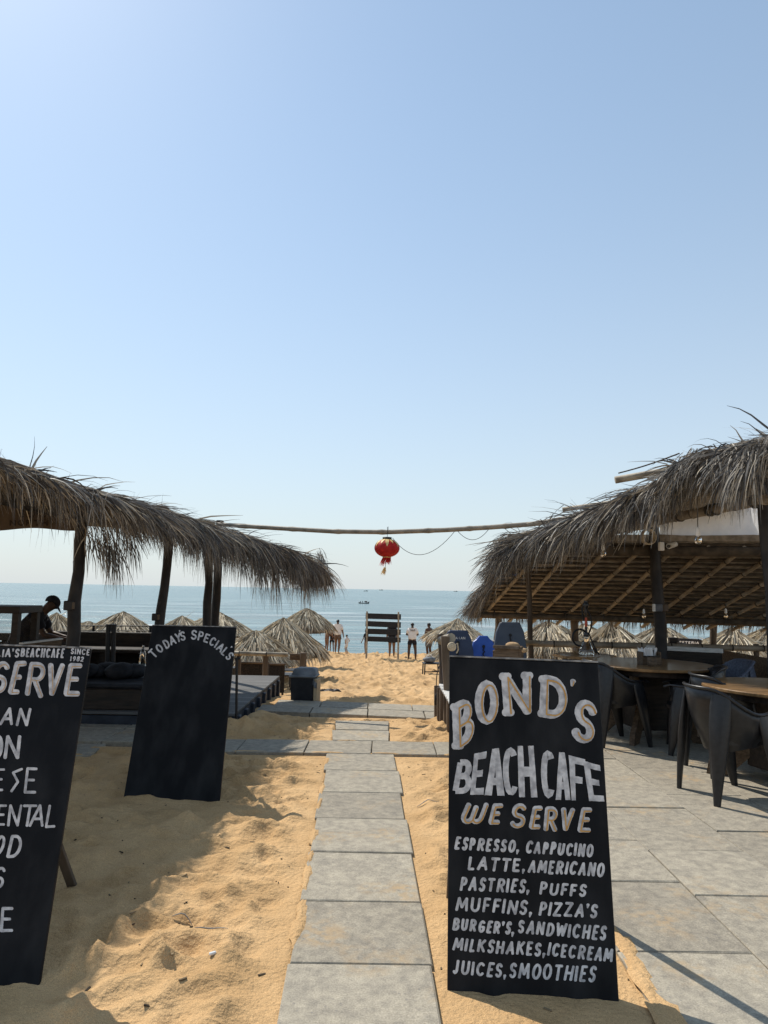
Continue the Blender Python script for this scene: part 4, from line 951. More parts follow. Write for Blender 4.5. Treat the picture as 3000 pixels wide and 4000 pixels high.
mb.add(vs, [(i*nn+j, i*nn+(j+1) % nn, (i+1)*nn+(j+1) % nn, (i+1)*nn+j) for i in range(16) for j in range(nn)], True).build('lantern_body', M['red'], e)
mb = MB()
for k in range(12):       # gold petals over the shoulders
    a0 = 2*PI*k/12; rows = []
    for i in range(6):
        el = 1.27-(1.27-.10)*i/5*(1.0 if k % 2 else .7); wdt = (PI/12)*(1.02-(i/5)**1.6*1.0)
        for sg in (-1, 0, 1): r = .161*math.cos(el)+.002; rows.append((r*math.cos(a0+sg*wdt), r*math.sin(a0+sg*wdt), .121*math.sin(el)))
    mb.add(rows, [(i*3+j, (i+1)*3+j, (i+1)*3+j+1, i*3+j+1) for i in range(5) for j in range(2)], True)
mb.build('gold_petals', M['gold'], e)
MB().lathe([(.056, .108), (.058, .112), (.058, .138), (.05, .140)], n=18).build('top_cap', M['dark_wood'], e)
MB().lathe([(.05, -.122), (.055, -.118), (.055, -.108), (.05, -.106)], n=18).build('bottom_ring', M['gold'], e)
k = 190; a = rng.random(k)*2*PI; bs = np.stack([.05*np.cos(a), .05*np.sin(a), np.full(k, -.118)], 1)
d = np.stack([-.25+.15*rng.normal(size=k), .1*rng.normal(size=k), np.full(k, -1.)], 1); Ln = rng.uniform(.05, .115, k)*np.where(np.cos(a) < -.2, 1.1, .85)
v, f = strands(bs, d, Ln, rng.uniform(.005, .010, k), np.full(k, .05), 3, .05); npmesh('fringe', v, f, M['red'], e)
MB().tube([(0, 0, -.12), (-.012, 0, -.19), (-.02, 0, -.25)], .003, 5).build('tassel_cord', M['string'], e)
k = 70; bs = np.array([[-.02, 0, -.25]])+rng.normal(size=(k, 3))*.005; d = np.stack([-.3+.18*rng.normal(size=k), .18*rng.normal(size=k), np.full(k, -1.)], 1)
v, f = strands(bs, d, rng.uniform(.06, .11, k), rng.uniform(.004, .008, k), np.full(k, .05), 3, .05); npmesh('tassel', v, f, M['gold'], e)
mb = MB(); mb.tube([(0, 0, .14), (.002, 0, .2), (0, 0, .27)], .003, 5)
mb.tube([Vector((.038*math.cos(t), .04*math.sin(t), .295+.0)) + Vector((-.0, 0, -.008)) if False else Vector((.01, .042*math.cos(t), .232+.042*math.sin(t))) for t in np.linspace(0, 2*PI, 12)], .003, 5)
mb.build('hanging_wire', M['string'], e)
for a, mid, b, lab in [((848, 1162, 9.0), (912, 1198, 8.95), (986, 1143, 8.82), 'thin slack wire looping from lantern to the bamboo pole'),
                       ((986, 1144, 8.82), (1022, 1166, 8.75), (1058, 1140, 8.67), 'thin wire loop below the bamboo pole, middle one of three'),
                       ((1085, 1138, 8.6), (1100, 1150, 8.6), (1108, 1160, 8.6), 'short thin wire from pole to the right thatch corner')]:
    A, Mi, Bq = at(*a), at(*mid), at(*b); ctl = Mi*2-(A+Bq)*.5
    MB().tube([A*(1-t)**2+ctl*2*t*(1-t)+Bq*t*t for t in np.linspace(0, 1, 16)], .0035, 5).build('slack_wire', M['string'], label=lab, cat='wire')

# ------------------------------------------------------------------ thatched beach umbrellas
def umbrella_meshes(r, h, seed, pw=1.12, fr=1.0):
    """pole height is set per umbrella; canopy apex at z=0"""
    rg = np.random.default_rng(seed); N = 10; mb = MB(); cone = []
    for k in range(1, 7):
        t = k/6; rr = r*t*.97; zz = -h*(t**pw)-.03
        for j in range(N): cone.append((rr*math.cos(2*PI*j/N), rr*math.sin(2*PI*j/N), zz))
    vs = [(0, 0, -.03)]+cone; fs = [(0, 1+j, 1+(j+1) % N) for j in range(N)]
    fs += [(1+k*N+j, 1+(k+1)*N+j, 1+(k+1)*N+(j+1) % N, 1+k*N+(j+1) % N) for k in range(5) for j in range(N)]
    mb.add(vs, fs); mb.add([(v[0]*.98, v[1]*.98, v[2]-.05) for v in vs], [f[::-1] for f in fs])
    parts = []
    for tier, (t0, n, L0, L1) in enumerate([(.0, 230, .45, .62), (.22, 330, .40, .60), (.45, 430, .38, .58), (.66, 520, .34, .5), (.82, 620, .24, .44)]):
        a = np.repeat(rg.random(n//5), 5)*2*PI+rg.normal(size=n//5*5)*.05; m = len(a); t = np.clip(t0+rg.uniform(-.06, .1, m), 0.0, .97)
        bs = np.stack([r*t*np.cos(a), r*t*np.sin(a), -h*t**pw+.035+.04*rg.random(m)], 1)
        tw = rg.normal(size=m)*.22; sl = h/r
        d = np.stack([np.cos(a+tw), np.sin(a+tw), -sl*np.ones(m)*(1.02 if tier < 4 else 1.2)+rg.normal(size=m)*.04], 1)
        parts.append(strands(bs, d, rg.uniform(L0*.8, L1*1.12, m)*r*fr**.3, rg.uniform(.014, .060, m)*r, np.full(m, .03 if tier < 4 else .14*fr)*rg.uniform(.4, 1.8, m), 4, .03))
    # thin leaflets fraying below the rim and a few stray ones
    m = 500; a = rg.random(m)*2*PI; bs = np.stack([r*.94*np.cos(a), r*.94*np.sin(a), -h*np.ones(m)*.93+.0], 1)
    d = np.stack([.45*np.cos(a), .45*np.sin(a), -np.ones(m)], 1)+rg.normal(size=(m, 3))*.15
    parts.append(strands(bs, d, rg.uniform(.08, .30, m)*r*fr, rg.uniform(.008, .022, m)*r, np.full(m, .12), 3, .05))
    m = 46; a = rg.random(m)*2*PI; t = rg.random(m)*.8; bs = np.stack([r*t*np.cos(a), r*t*np.sin(a), -h*t+.04], 1)
    d = np.stack([np.cos(a+.4), np.sin(a+.4), -.15*np.ones(m)], 1)+rg.normal(size=(m, 3))*.3
    parts.append(strands(bs, d, rg.uniform(.15, .4, m)*r, rg.uniform(.008, .018, m)*r, np.full(m, .08), 3, .05))
    return mb, join(parts)
UMB = [('low thatched umbrella just left of the shelter post, beyond the left board', 125, 1332, 17.5, 1.15, .78),
 ('broad thatched umbrella behind the wire railing, left of the specials board', 260, 1327, 21.5, 1.22, .72),
 ('thatched umbrella peeping between two others in the gap behind the left shelter post', 186, 1346, 25.0, 1.15, .65),
 ('thatched umbrella whose tip shows above the left half of the specials board', 397, 1335, 23.0, 1.15, .62),
 ('thatched umbrella behind the two close shelter posts above the specials board', 467, 1327, 25.5, 1.28, .66),
 ('nearest thatched umbrella behind the bamboo rail, right of the specials board', 554, 1368, 17.5, 1.02, .66),
 ('thatched umbrella half hidden behind the nearest one by the bamboo rail', 532, 1374, 21.0, 1.10, .62),
 ('steep thatched umbrella beside the open sand, in front of the seaward one', 610, 1342, 22.5, 1.30, .92),
 ('seaward thatched umbrella beside the standing man in a white shirt', 663, 1318, 29.0, 1.08, .72),
 ('thatched umbrella behind the bodyboards and beside the shirtless man', 980, 1340, 22.0, .98, .56),
 ('small thatched umbrella low behind the stool and bag', 968, 1394, 27.5, .80, .46),
 ('thatched umbrella beyond the rail, behind the hookah table left side', 1191, 1350, 17.0, 1.12, .72),
 ('thatched umbrella beyond the rail, right behind the hookah', 1328, 1352, 15.5, 1.12, .78),
 ('distant thatched umbrella left of the cafeteria sign', 1262, 1352, 23.0, 1.2, .66),
 ('thatched umbrella behind the main post, left of the cafeteria sign', 1425, 1356, 20.0, 1.05, .62),
 ('thatched umbrella beyond the rail, right of the cafeteria sign', 1572, 1362, 16.0, 1.15, .72),
 ('thatched umbrella at the right border beyond the rail', 1668, 1356, 19.0, 1.25, .72)]
protos = []
for k in range(3):
    mbc, th = umbrella_meshes(1.0, .62, 100+k, (1.0, 1.18, 1.38)[k], (1.0, 1.3, .8)[k]); protos.append((mbc, th))
pm = []
for k, (mbc, th) in enumerate(protos):
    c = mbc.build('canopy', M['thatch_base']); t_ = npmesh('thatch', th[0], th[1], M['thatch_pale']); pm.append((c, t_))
used = set()
for i, (lab, x, y, Yd, r, h) in enumerate(UMB):
    ap = at(x, y, Yd); gzz = float(gz(Yd)); k = i % 3
    root = empty('thatched_umbrella', (ap.x, ap.y, gzz), rz=random.uniform(0, 6), label=lab, cat='beach umbrella', group='thatched umbrellas on the beach')
    root.rotation_euler = (random.uniform(-.07, .07), random.uniform(-.07, .07), root.rotation_euler.z)
    for src in pm[k]:
        o = src if (k, src.name) not in used else src.copy()
        if o is not src: COL.objects.link(o)
        used.add((k, src.name)); o.parent = root; o.location = (0, 0, ap.z-gzz); o.scale = (r, r, h/.62)
    mb = MB(); mb.tube([(0, 0, -.3), (.01, 0, .5), (0, 0, ap.z-gzz-.06)], [.05, .045, .04], 8); mb.build('pole', M['post_brown'], root)

# ------------------------------------------------------------------ people
def skin_body(name, verts, edges, m, parent, root=0, sub=1):
    """verts: (x,y,z,r) or (x,y,z,rx,ry); grows one continuous surface round the skeleton"""
    me = bpy.data.meshes.new(name); me.from_pydata([v[:3] for v in verts], edges, []); o = bpy.data.objects.new(name, me); COL.objects.link(o)
    md = o.modifiers.new('skin', 'SKIN'); md.use_smooth_shade = True
    for i, v in enumerate(verts):
        sv = me.skin_vertices[0].data[i]; sv.radius = (v[3], v[4] if len(v) > 4 else v[3]); sv.use_root = (i == root)
    if sub: s_ = o.modifiers.new('smooth', 'SUBSURF'); s_.levels = sub; s_.render_levels = sub
    dg = bpy.context.evaluated_depsgraph_get(); dg.update()
    nm = bpy.data.meshes.new_from_object(o.evaluated_get(dg)); bpy.data.objects.remove(o); nm.name = name
    nm.materials.clear(); nm.materials.append(m); nm.polygons.foreach_set('use_smooth', [True]*len(nm.polygons))
    b = bpy.data.objects.new(name, nm); COL.objects.link(b); b.parent = parent; return b
def person(label, loc, rz, H=1.7, skin='skin', top=None, bottom='cloth_black', hair=.0, pose=None, cat='person', slim=1.0, longhair=False, cap=None, bottomlen=.50):
    J = dict(pel=(0, 0, .94), wai=(0, 0, 1.08), che=(0, .0, 1.30), nec=(0, -.005, 1.47), hb=(0, .01, 1.54), ht=(0, .015, 1.665),
             hipL=(-.09, 0, .88), kneL=(-.10, .02, .48), ankL=(-.10, -.02, .09), toeL=(-.12, .13, .035),
             hipR=(.09, 0, .88), kneR=(.10, .02, .48), ankR=(.10, -.02, .09), toeR=(.12, .13, .035),
             shL=(-.165, 0, 1.40), elL=(-.235, -.02, 1.12), wrL=(-.25, .05, .88), shR=(.165, 0, 1.40), elR=(.235, -.02, 1.12), wrR=(.25, .05, .88))
    J.update(pose or {}); sc = H/1.75
    J = {k: Vector(v) for k, v in J.items()}
    root = empty('person', loc, rz, label, cat); s = slim
    V = []; Ed = []; ix = {}
    def add(k, p, r, r2=None, par=None):
        p = Vector(p)*sc; V.append((p.x, p.y, p.z, r*sc, (r2 or r)*sc)); ix[k] = len(V)-1
        if par is not None: Ed.append((ix[par], ix[k]))
    add('pel', J['pel'], .135*s, .105*s); add('wai', J['wai'], .125*s, .095*s, 'pel'); add('che', J['che'], .155*s, .105*s, 'wai'); add('up', J['che'].lerp(J['nec'], .62), .13*s, .085*s, 'che')
    add('nec', J['nec'], .052, .052, 'up'); add('hb', J['hb'], .062, .072, 'nec'); add('hm', J['hb'].lerp(J['ht'], .5)+Vector((0, .006, 0)), .078, .094, 'hb'); add('ht', J['ht'], .058, .07, 'hm')
    hd = (J['toeL']-J['ankL']); face = J['hb'].lerp(J['ht'], .38)+Vector((0, .098, 0)) if 'face' not in J else J['face']
    add('nose', face, .012, .012, 'hm')
    for sd in 'LR':
        sg = -1 if sd == 'L' else 1
        add('hip'+sd, J['hip'+sd], .088*s, .092*s, 'pel'); add('th'+sd, J['hip'+sd].lerp(J['kne'+sd], .5), .074*s, .078*s, 'hip'+sd); add('kne'+sd, J['kne'+sd], .052*s, .055*s, 'th'+sd)
        add('cal'+sd, J['kne'+sd].lerp(J['ank'+sd], .35)+Vector((0, -.015, 0)), .053*s, .057*s, 'kne'+sd); add('ank'+sd, J['ank'+sd], .033, .036, 'cal'+sd)
        add('ball'+sd, J['ank'+sd].lerp(J['toe'+sd], .7)+Vector((0, 0, -.012)), .034, .026, 'ank'+sd); add('toe'+sd, J['toe'+sd], .028, .02, 'ball'+sd)
        add('sh'+sd, J['sh'+sd], .060*s, .062*s, 'up'); add('ua'+sd, J['sh'+sd].lerp(J['el'+sd], .5), .046*s, None, 'sh'+sd); add('el'+sd, J['el'+sd], .037*s, None, 'ua'+sd)
        add('fa'+sd, J['el'+sd].lerp(J['wr'+sd], .4), .037*s, None, 'el'+sd); add('wr'+sd, J['wr'+sd], .025, .022, 'fa'+sd)
        ax = (J['wr'+sd]-J['el'+sd]).normalized(); fwd = Vector((0, 1, 0)); fwd = (fwd-ax*fwd.dot(ax)).normalized(); pal = J['wr'+sd]+ax*.075
        add('pa'+sd, pal, .018, .036, 'wr'+sd)
        add('thb'+sd, J['wr'+sd]+ax*.045+fwd*.035, .011, None, 'wr'+sd); add('tht'+sd, J['wr'+sd]+ax*.085+fwd*.052, .008, None, 'thb'+sd)
        inn_ = Vector((-sg, 0, 0)); inn_ = (inn_-ax*inn_.dot(ax)); inn_ = inn_.normalized() if inn_.length > .1 else fwd
        for f_, (o_, ln) in enumerate(((.026, .072), (.009, .082), (-.009, .076), (-.026, .058))):
            add(f'f{f_}a{sd}', pal+fwd*o_+ax*ln*.5, .009, None, 'pa'+sd); add(f'f{f_}b{sd}', pal+fwd*o_+ax*ln*.95+inn_*.018, .007, None, f'f{f_}a{sd}')
    skin_body('body', V, Ed, M[skin], root)
    if top:
        V2 = []; E2 = []
        def a2(p, r, r2, par=None):
            p = Vector(p)*sc; V2.append((p.x, p.y, p.z, r*sc, r2*sc)); k = len(V2)-1
            if par is not None: E2.append((par, k))
            return k
        c = a2(J['che'], .180*s, .128*s); w = a2(J['wai'], .175*s, .125*s, c); h_ = a2(J['pel']+Vector((0, 0, -.06)), .182*s, .13*s, w)
        u = a2(J['che'].lerp(J['nec'], .6), .150*s, .10*s, c); a2(J['che'].lerp(J['nec'], .93), .072, .072, u)
        for sd in 'LR':
            q = a2(J['sh'+sd], .080*s, .082*s, u); a2(J['sh'+sd].lerp(J['el'+sd], .45), .074*s, .074*s, q) if False else a2(J['sh'+sd].lerp(J['el'+sd], .78), .072*s, .072*s, q)
        skin_body('shirt', V2, E2, M[top], root)
    if bottom:
        V2 = []; E2 = []
        def a3(p, r, r2, par=None):
            p = Vector(p)*sc; V2.append((p.x, p.y, p.z, r*sc, r2*sc)); k = len(V2)-1
            if par is not None: E2.append((par, k))
            return k
        c = a3(J['pel'], .150*s, .122*s); a3(J['pel'].lerp(J['wai'], .45), .143*s, .113*s, c)
        for sd in 'LR':
            q = a3(J['hip'+sd], .105*s, .110*s, c); q = a3(J['hip'+sd].lerp(J['kne'+sd], bottomlen*.5), .098*s, .102*s, q)
            if bottomlen > .3: a3(J['hip'+sd].lerp(J['kne'+sd], bottomlen), .094*s, .098*s, q)
        skin_body('shorts', V2, E2, M[bottom], root)
    ax = (J['ht']-J['hb']).normalized(); hc = J['hb'].lerp(J['ht'], .62)
    fd = (face-J['hb'].lerp(J['ht'], .38)); fd = fd.normalized()
    mb = MB(); vs = []; n, m_ = 14, 7
    sx = fd.cross(ax).normalized(); fy = ax.cross(sx).normalized()
    for i in range(m_+1):
        th = (PI*.60)*i/m_
        for j in range(n):
            ph = 2*PI*j/n; back = max(0, -math.sin(ph)); jq = 1+random.uniform(-.04, .04)*(0 if cap else 1)
            thh = th*(.78+.42*back); vs.append((hc + sx*(.086*math.sin(thh)*math.cos(ph)*jq) + fy*(.104*math.sin(thh)*math.sin(ph)*jq) + ax*(.092*math.cos(thh)*jq) - fy*.008)*sc)
    fs = [((i+1)*n+j, (i+1)*n+(j+1) % n, i*n+(j+1) % n, i*n+j) for i in range(m_) for j in range(n)]
    mb.add(vs, fs, True).build('cap' if cap else 'hair', M[cap or 'hair'], root)
    if cap:
        mb = MB(); vs = []
        for i in range(9):
            a = PI*i/8
            for k in (0, 1): r_ = (.08, .155)[k]; vs.append((hc+fy*(math.sin(a)*r_+.02*k)+sx*(math.cos(a)*.078)-ax*(-.012+.05*k*math.sin(a)))*sc)
        vs += [v+Vector((0, 0, .008)) for v in vs]
        fs = [(2*i, 2*i+2, 2*i+3, 2*i+1) for i in range(8)]+[(18+2*i, 18+2*i+1, 18+2*i+3, 18+2*i+2) for i in range(8)]+[(2*i+1, 2*i+3, 2*i+21, 2*i+19) for i in range(8)]
        mb.add(vs, fs).build('cap_brim', M[cap], root)
    if longhair:
        mb = MB(); mb.tube([(hc-fy*.05)*sc, (hc-fy*.11-ax*.10)*sc, (hc-fy*.12-ax*.28)*sc, (hc-fy*.10-ax*.40)*sc], [.07*sc, .075*sc, .06*sc, .02*sc], 8); mb.build('long_hair', M['hair'], root)
    return root
def stand(x, y, Yd, dz=0): p = at(x, y, Yd); return (p.x, p.y, SZ(p.x, p.y)+dz)
WALK = dict(kneL=(-.10, .12, .50), ankL=(-.10, .02, .12), toeL=(-.11, .16, .05), kneR=(.10, -.02, .48), ankR=(.10, -.22, .12), toeR=(.12, -.09, .035), elL=(-.24, -.10, 1.13), wrL=(-.25, -.06, .90), elR=(.25, .02, 1.12), wrR=(.28, .12, .90))
person('man in white T-shirt and brown shorts walking seaward beside the thatched umbrella', stand(728, 1424, 36.6), -.1, 1.76, 'skin', 'cloth_white', 'cloth_brown', pose=WALK, slim=1.22)
person('woman in dark swimwear standing partly behind the seaward umbrella', stand(705, 1421, 36.9), -.9, 1.45, 'skin', None, 'cloth_brown', slim=1.0, bottomlen=.12,
       pose=dict(elL=(-.24, .10, 1.15), wrL=(-.20, .28, 1.05), elR=(.24, .1, 1.15), wrR=(.2, .28, 1.05)))
person('child in dark clothes walking just beyond the man in white T-shirt', stand(716, 1424, 37.3), .2, 1.25, 'skin', 'cloth_black', 'cloth_black', pose=WALK, slim=.9)
person('small child in pale clothes with hands on hips at the water', stand(748, 1425, 36.8), .9, 1.02, 'skin_light', 'cloth_white', 'cloth_white', slim=.92, bottomlen=.8,
       pose=dict(elL=(-.30, -.08, 1.16), wrL=(-.17, .03, 1.00), elR=(.30, -.08, 1.16), wrR=(.17, .03, 1.00), kneL=(-.09, .10, .50), kneR=(.1, .10, .50), ankL=(-.09, -.06, .1), ankR=(.1, -.05, .1), toeL=(-.1, .08, .035), toeR=(.1, .08, .035)))
person('long haired girl in dark top bending at the left post of the plank sign', stand(790, 1428, 37.0), 1.0, 1.30, 'skin', 'cloth_black', 'cloth_brown', slim=.9, longhair=True, bottomlen=.2,
       pose=dict(elL=(-.27, .05, 1.12), wrL=(-.36, .10, .92), elR=(.25, .05, 1.12), wrR=(.3, .1, .9)))
person('man in black clothes standing mostly behind the plank sign', stand(846, 1424, 35.8), .0, 1.76, 'skin', 'cloth_black', 'cloth_black', slim=1.2)
wp = person('man in printed white T-shirt and black shorts facing the sea, arms folded', stand(890, 1428, 34.0), .0, 1.80, 'skin_dark', 'cloth_white', 'cloth_black', slim=1.18,
       pose=dict(hipL=(-.1, 0, .88), kneL=(-.15, .0, .48), ankL=(-.16, -.02, .09), toeL=(-.2, .1, .035), kneR=(.15, 0, .48), ankR=(.16, -.02, .09), toeR=(.2, .1, .035), elL=(-.27, .06, 1.16), wrL=(-.13, .24, 1.14), elR=(.27, .06, 1.16), wrR=(.13, .24, 1.14)))
mb = MB()
for k, st in enumerate(['T', 'A', 'U', 'O']):
    for g in GL[st]:
        pts = [(-.115+.062*k+q[0]*.045, -.148, 1.335+.08*q[1]) for q in g]; mb.tube([Vector(p)*(1.80/1.75) for p in pts], .0075, 4, smooth=False)
mb.build('print', M['cloth_grey'], wp)
person('shirtless man in grey shorts with cap of hair, beside the umbrella and stool', stand(926, 1424, 35.4), .75, 1.80, 'skin_dark', None, 'cloth_grey', slim=1.14,
       pose=dict(elL=(-.26, .02, 1.14), wrL=(-.18, .2, 1.02), elR=(.26, .02, 1.14), wrR=(.18, .2, 1.02)), bottomlen=.85)
# seated man in a cap, under the left shelter
mp = at(82, 1328, 9.6)
person('man in dark shirt and peaked cap bending over the counter, left shelter', (mp.x-.05, mp.y+.05, DECK-.28), -PI/2+.25, 1.74, 'skin_dark', 'cloth_black', 'cloth_black', slim=1.08, cap='cloth_black', bottomlen=.85,
       pose=dict(pel=(0, -.25, .72), wai=(0, -.20, .88), che=(0, -.05, 1.10), nec=(0, .10, 1.26), hb=(0, .15, 1.31), ht=(0, .24, 1.41), face=(0, .27, 1.29), hipL=(-.1, -.2, .68), hipR=(.1, -.2, .68),
                 kneL=(-.12, .2, .62), kneR=(.12, .2, .62), ankL=(-.12, .18, .36), ankR=(.12, .18, .36), toeL=(-.13, .3, .31), toeR=(.13, .3, .31),
                 shL=(-.17, .03, 1.19), shR=(.17, .03, 1.19), elL=(-.24, .16, .95), elR=(.24, .16, .95), wrL=(-.14, .36, .90), wrR=(.14, .36, .90)))

# ------------------------------------------------------------------ plank sign, bin, stool, boats
a, b = at(790, 1422, 34.4), at(861, 1424, 34.4)
e = empty('plank_sign', (a.x, a.y, SZ(a.x, a.y)), label='back of a sign made of four black planks on two thin posts, facing the sea', cat='sign')
o0 = Vector(e.location); w = b.x-a.x
def zz(y): return at(820, y, 34.4).z-o0.z
for x in (.03, w-.03): MB().tube([(x, -.04, -.25), (x+.005, -.04, 1.0), (x-.01, -.04, zz(1321))], [.05, .045, .042], 8).build('post', M['bamboo_grey'], e)
for y0, y1, t in ((1325, 1338, .0), (1342, 1355, .01), (1358, 1371, .0), (1375, 1387, .005)):
    MB().box((w/2+.02, .0, (zz(y0)+zz(y1))/2), (w+.13, .03, zz(y0)-zz(y1)-.02), rotm('Y', .012+t), bev=.006).build('plank', M['plank_dark'], e)

bp = onz(656, 1519, -.03); e = empty('waste_bin', (bp.x, bp.y, SZ(bp.x, bp.y)), rz=-.12, label='square black bin with dusty grey hooded lid at the paving edge', cat='bin')
mb = MB(); c = [(-.155, -.14), (.155, -.14), (.155, .14), (-.155, .14)]
mb.add([(x*.93, y*.93, -.03) for x, y in c]+[(x, y, .315) for x, y in c], [(3, 2, 1, 0), (4, 5, 6, 7)]+[(i, (i+1) % 4, (i+1) % 4+4, i+4) for i in range(4)]); mb.build('bin_body', M['bin_black'], e)
MB().box((.180, -.02, .13), (.045, .24, .33), bev=.004).build('side_board', M['ply'], e)
mb = MB(); mb.box((.0, 0, .325), (.36, .32, .03), bev=.012); mb.build('lid_rim', M['bin_lid'], e)
mb = MB(); c2 = [(-.15, -.13), (.16, -.13), (.17, .14), (-.13, .14)]
mb.add([(x, y, .338) for x, y in c2]+[(x*.86+.01, y*.8, .415) for x, y in c2]+[(x*.7+.01, y*.6, .43) for x, y in c2], [(8, 9, 10, 11)]+[(i+r*4, (i+1) % 4+r*4, (i+1) % 4+r*4+4, i+r*4+4) for r in range(2) for i in range(4)], True); mb.build('lid_hood', M['bin_lid'], e)
mb = MB(); vs = []
for i in range(6):
    for j in range(4): vs.append((.15+i*.012, -.16+random.uniform(-.02, .02)+.02*math.sin(i*2), .31-j*.028-i*.012+random.uniform(-.01, .01)))
mb.add(vs, [(i*4+j, (i+1)*4+j, (i+1)*4+j+1, i*4+j+1) for i in range(5) for j in range(3)], True); mb.build('liner_flap', M['bin_lid'], e)
q = at(704, 1480, 12.6); q.z = SZ(q.x, q.y)
mb = MB()
for i in range(9): mb.blob((random.uniform(-.18, .18), random.uniform(-.12, .12), .03), (.09, .06, .04), 7, 5, .25)
mb.build('driftwood_heap', M['dark_wood'], label='small dark heap of debris on the sand right of the bin', cat='debris').location = q

# stool with a bag by the right umbrella
stp = at(932, 1437, 26.0); g = SZ(stp.x, stp.y); e = empty('stool', (stp.x, stp.y, g), rz=.1, label='low black stool on the sand left of the stall posts', cat='stool')
MB().box((0, 0, .40), (.62, .50, .04), bev=.01).build('seat', M['iron'], e)
for x in (-.27, .27):
    for y in (-.21, .21): MB().tube([(x*1.06, y*1.06, -.05), (x, y, .39)], .025, 6).build('leg', M['iron'], e)
mb = MB(); mb.tube([(-.28, -.22, .12), (.28, -.22, .12)], .018, 6); mb.build('stretcher', M['iron'], e)
e2 = empty('bag', (stp.x-.08, stp.y-.02, g+.42), label='pale crumpled bag resting on the low black stool', cat='bag')
mb = MB(); mb.blob((0, 0, .10), (.24, .16, .11), 14, 8, .10); mb.build('bag_body', M['bin_lid'], e2); MB().tube([(-.12, 0, .18), (-.05, 0, .27), (.06, 0, .27), (.12, 0, .18)], .014, 6).build('bag_handle', M['white'], e2)

def boat(x, y, Yd, L, lab):
    p = at(x, y, Yd); e = empty('fishing_boat', (p.x, p.y, SEA_Z), rz=.06, label=lab, cat='boat')
    st = [(-.5, .05, .34), (-.42, .5, .20), (-.2, .9, .13), (.1, 1.0, .12), (.34, .7, .20), (.5, .04, .42)]; vs = []
    for t, wd, sh in st:
        vs += [(t*L, -.13*L*wd, sh*L*.5), (t*L*.95, -.07*L*wd, -.03*L), (t*L*.95, .07*L*wd, -.03*L), (t*L, .13*L*wd, sh*L*.5)]
    fs = [(i*4+j, (i+1)*4+j, (i+1)*4+j+1, i*4+j+1) for i in range(5) for j in range(3)]
    mb = MB(); mb.add(vs, fs); mb.add([(v[0], v[1]*.93, v[2]-.01*L) for v in vs], [f[::-1] for f in fs]); mb.build('hull', M['hull'], e)
    MB().box((.18*L, 0, .17*L), (.26*L, .15*L, .13*L), bev=.02*L).build('cabin', M['hull'], e)
    mb = MB(); mb.tube([(-.3*L, 0, .02*L), (-.3*L, 0, .20*L)], .012*L, 6); mb.build('mast', M['hull'], e)
    for t in (-.32, -.12): MB().blob((t*L, 0, .15*L), (.035*L, .04*L, .085*L), 8, 6).build('load', M['cloth_black'], e)
    return e
boat(786, 1304, 225, 3.4, 'dark fishing boat on the water beyond the plank sign')
boat(790, 1278.5, 1500, 9, 'tiny far boat on the horizon just above the fishing boat')
boat(823, 1276.2, 3600, 20, 'tiny ship speck on the horizon below the red lantern')
boat(984, 1278.8, 3600, 20, 'tiny ship speck on the horizon right of the lantern')

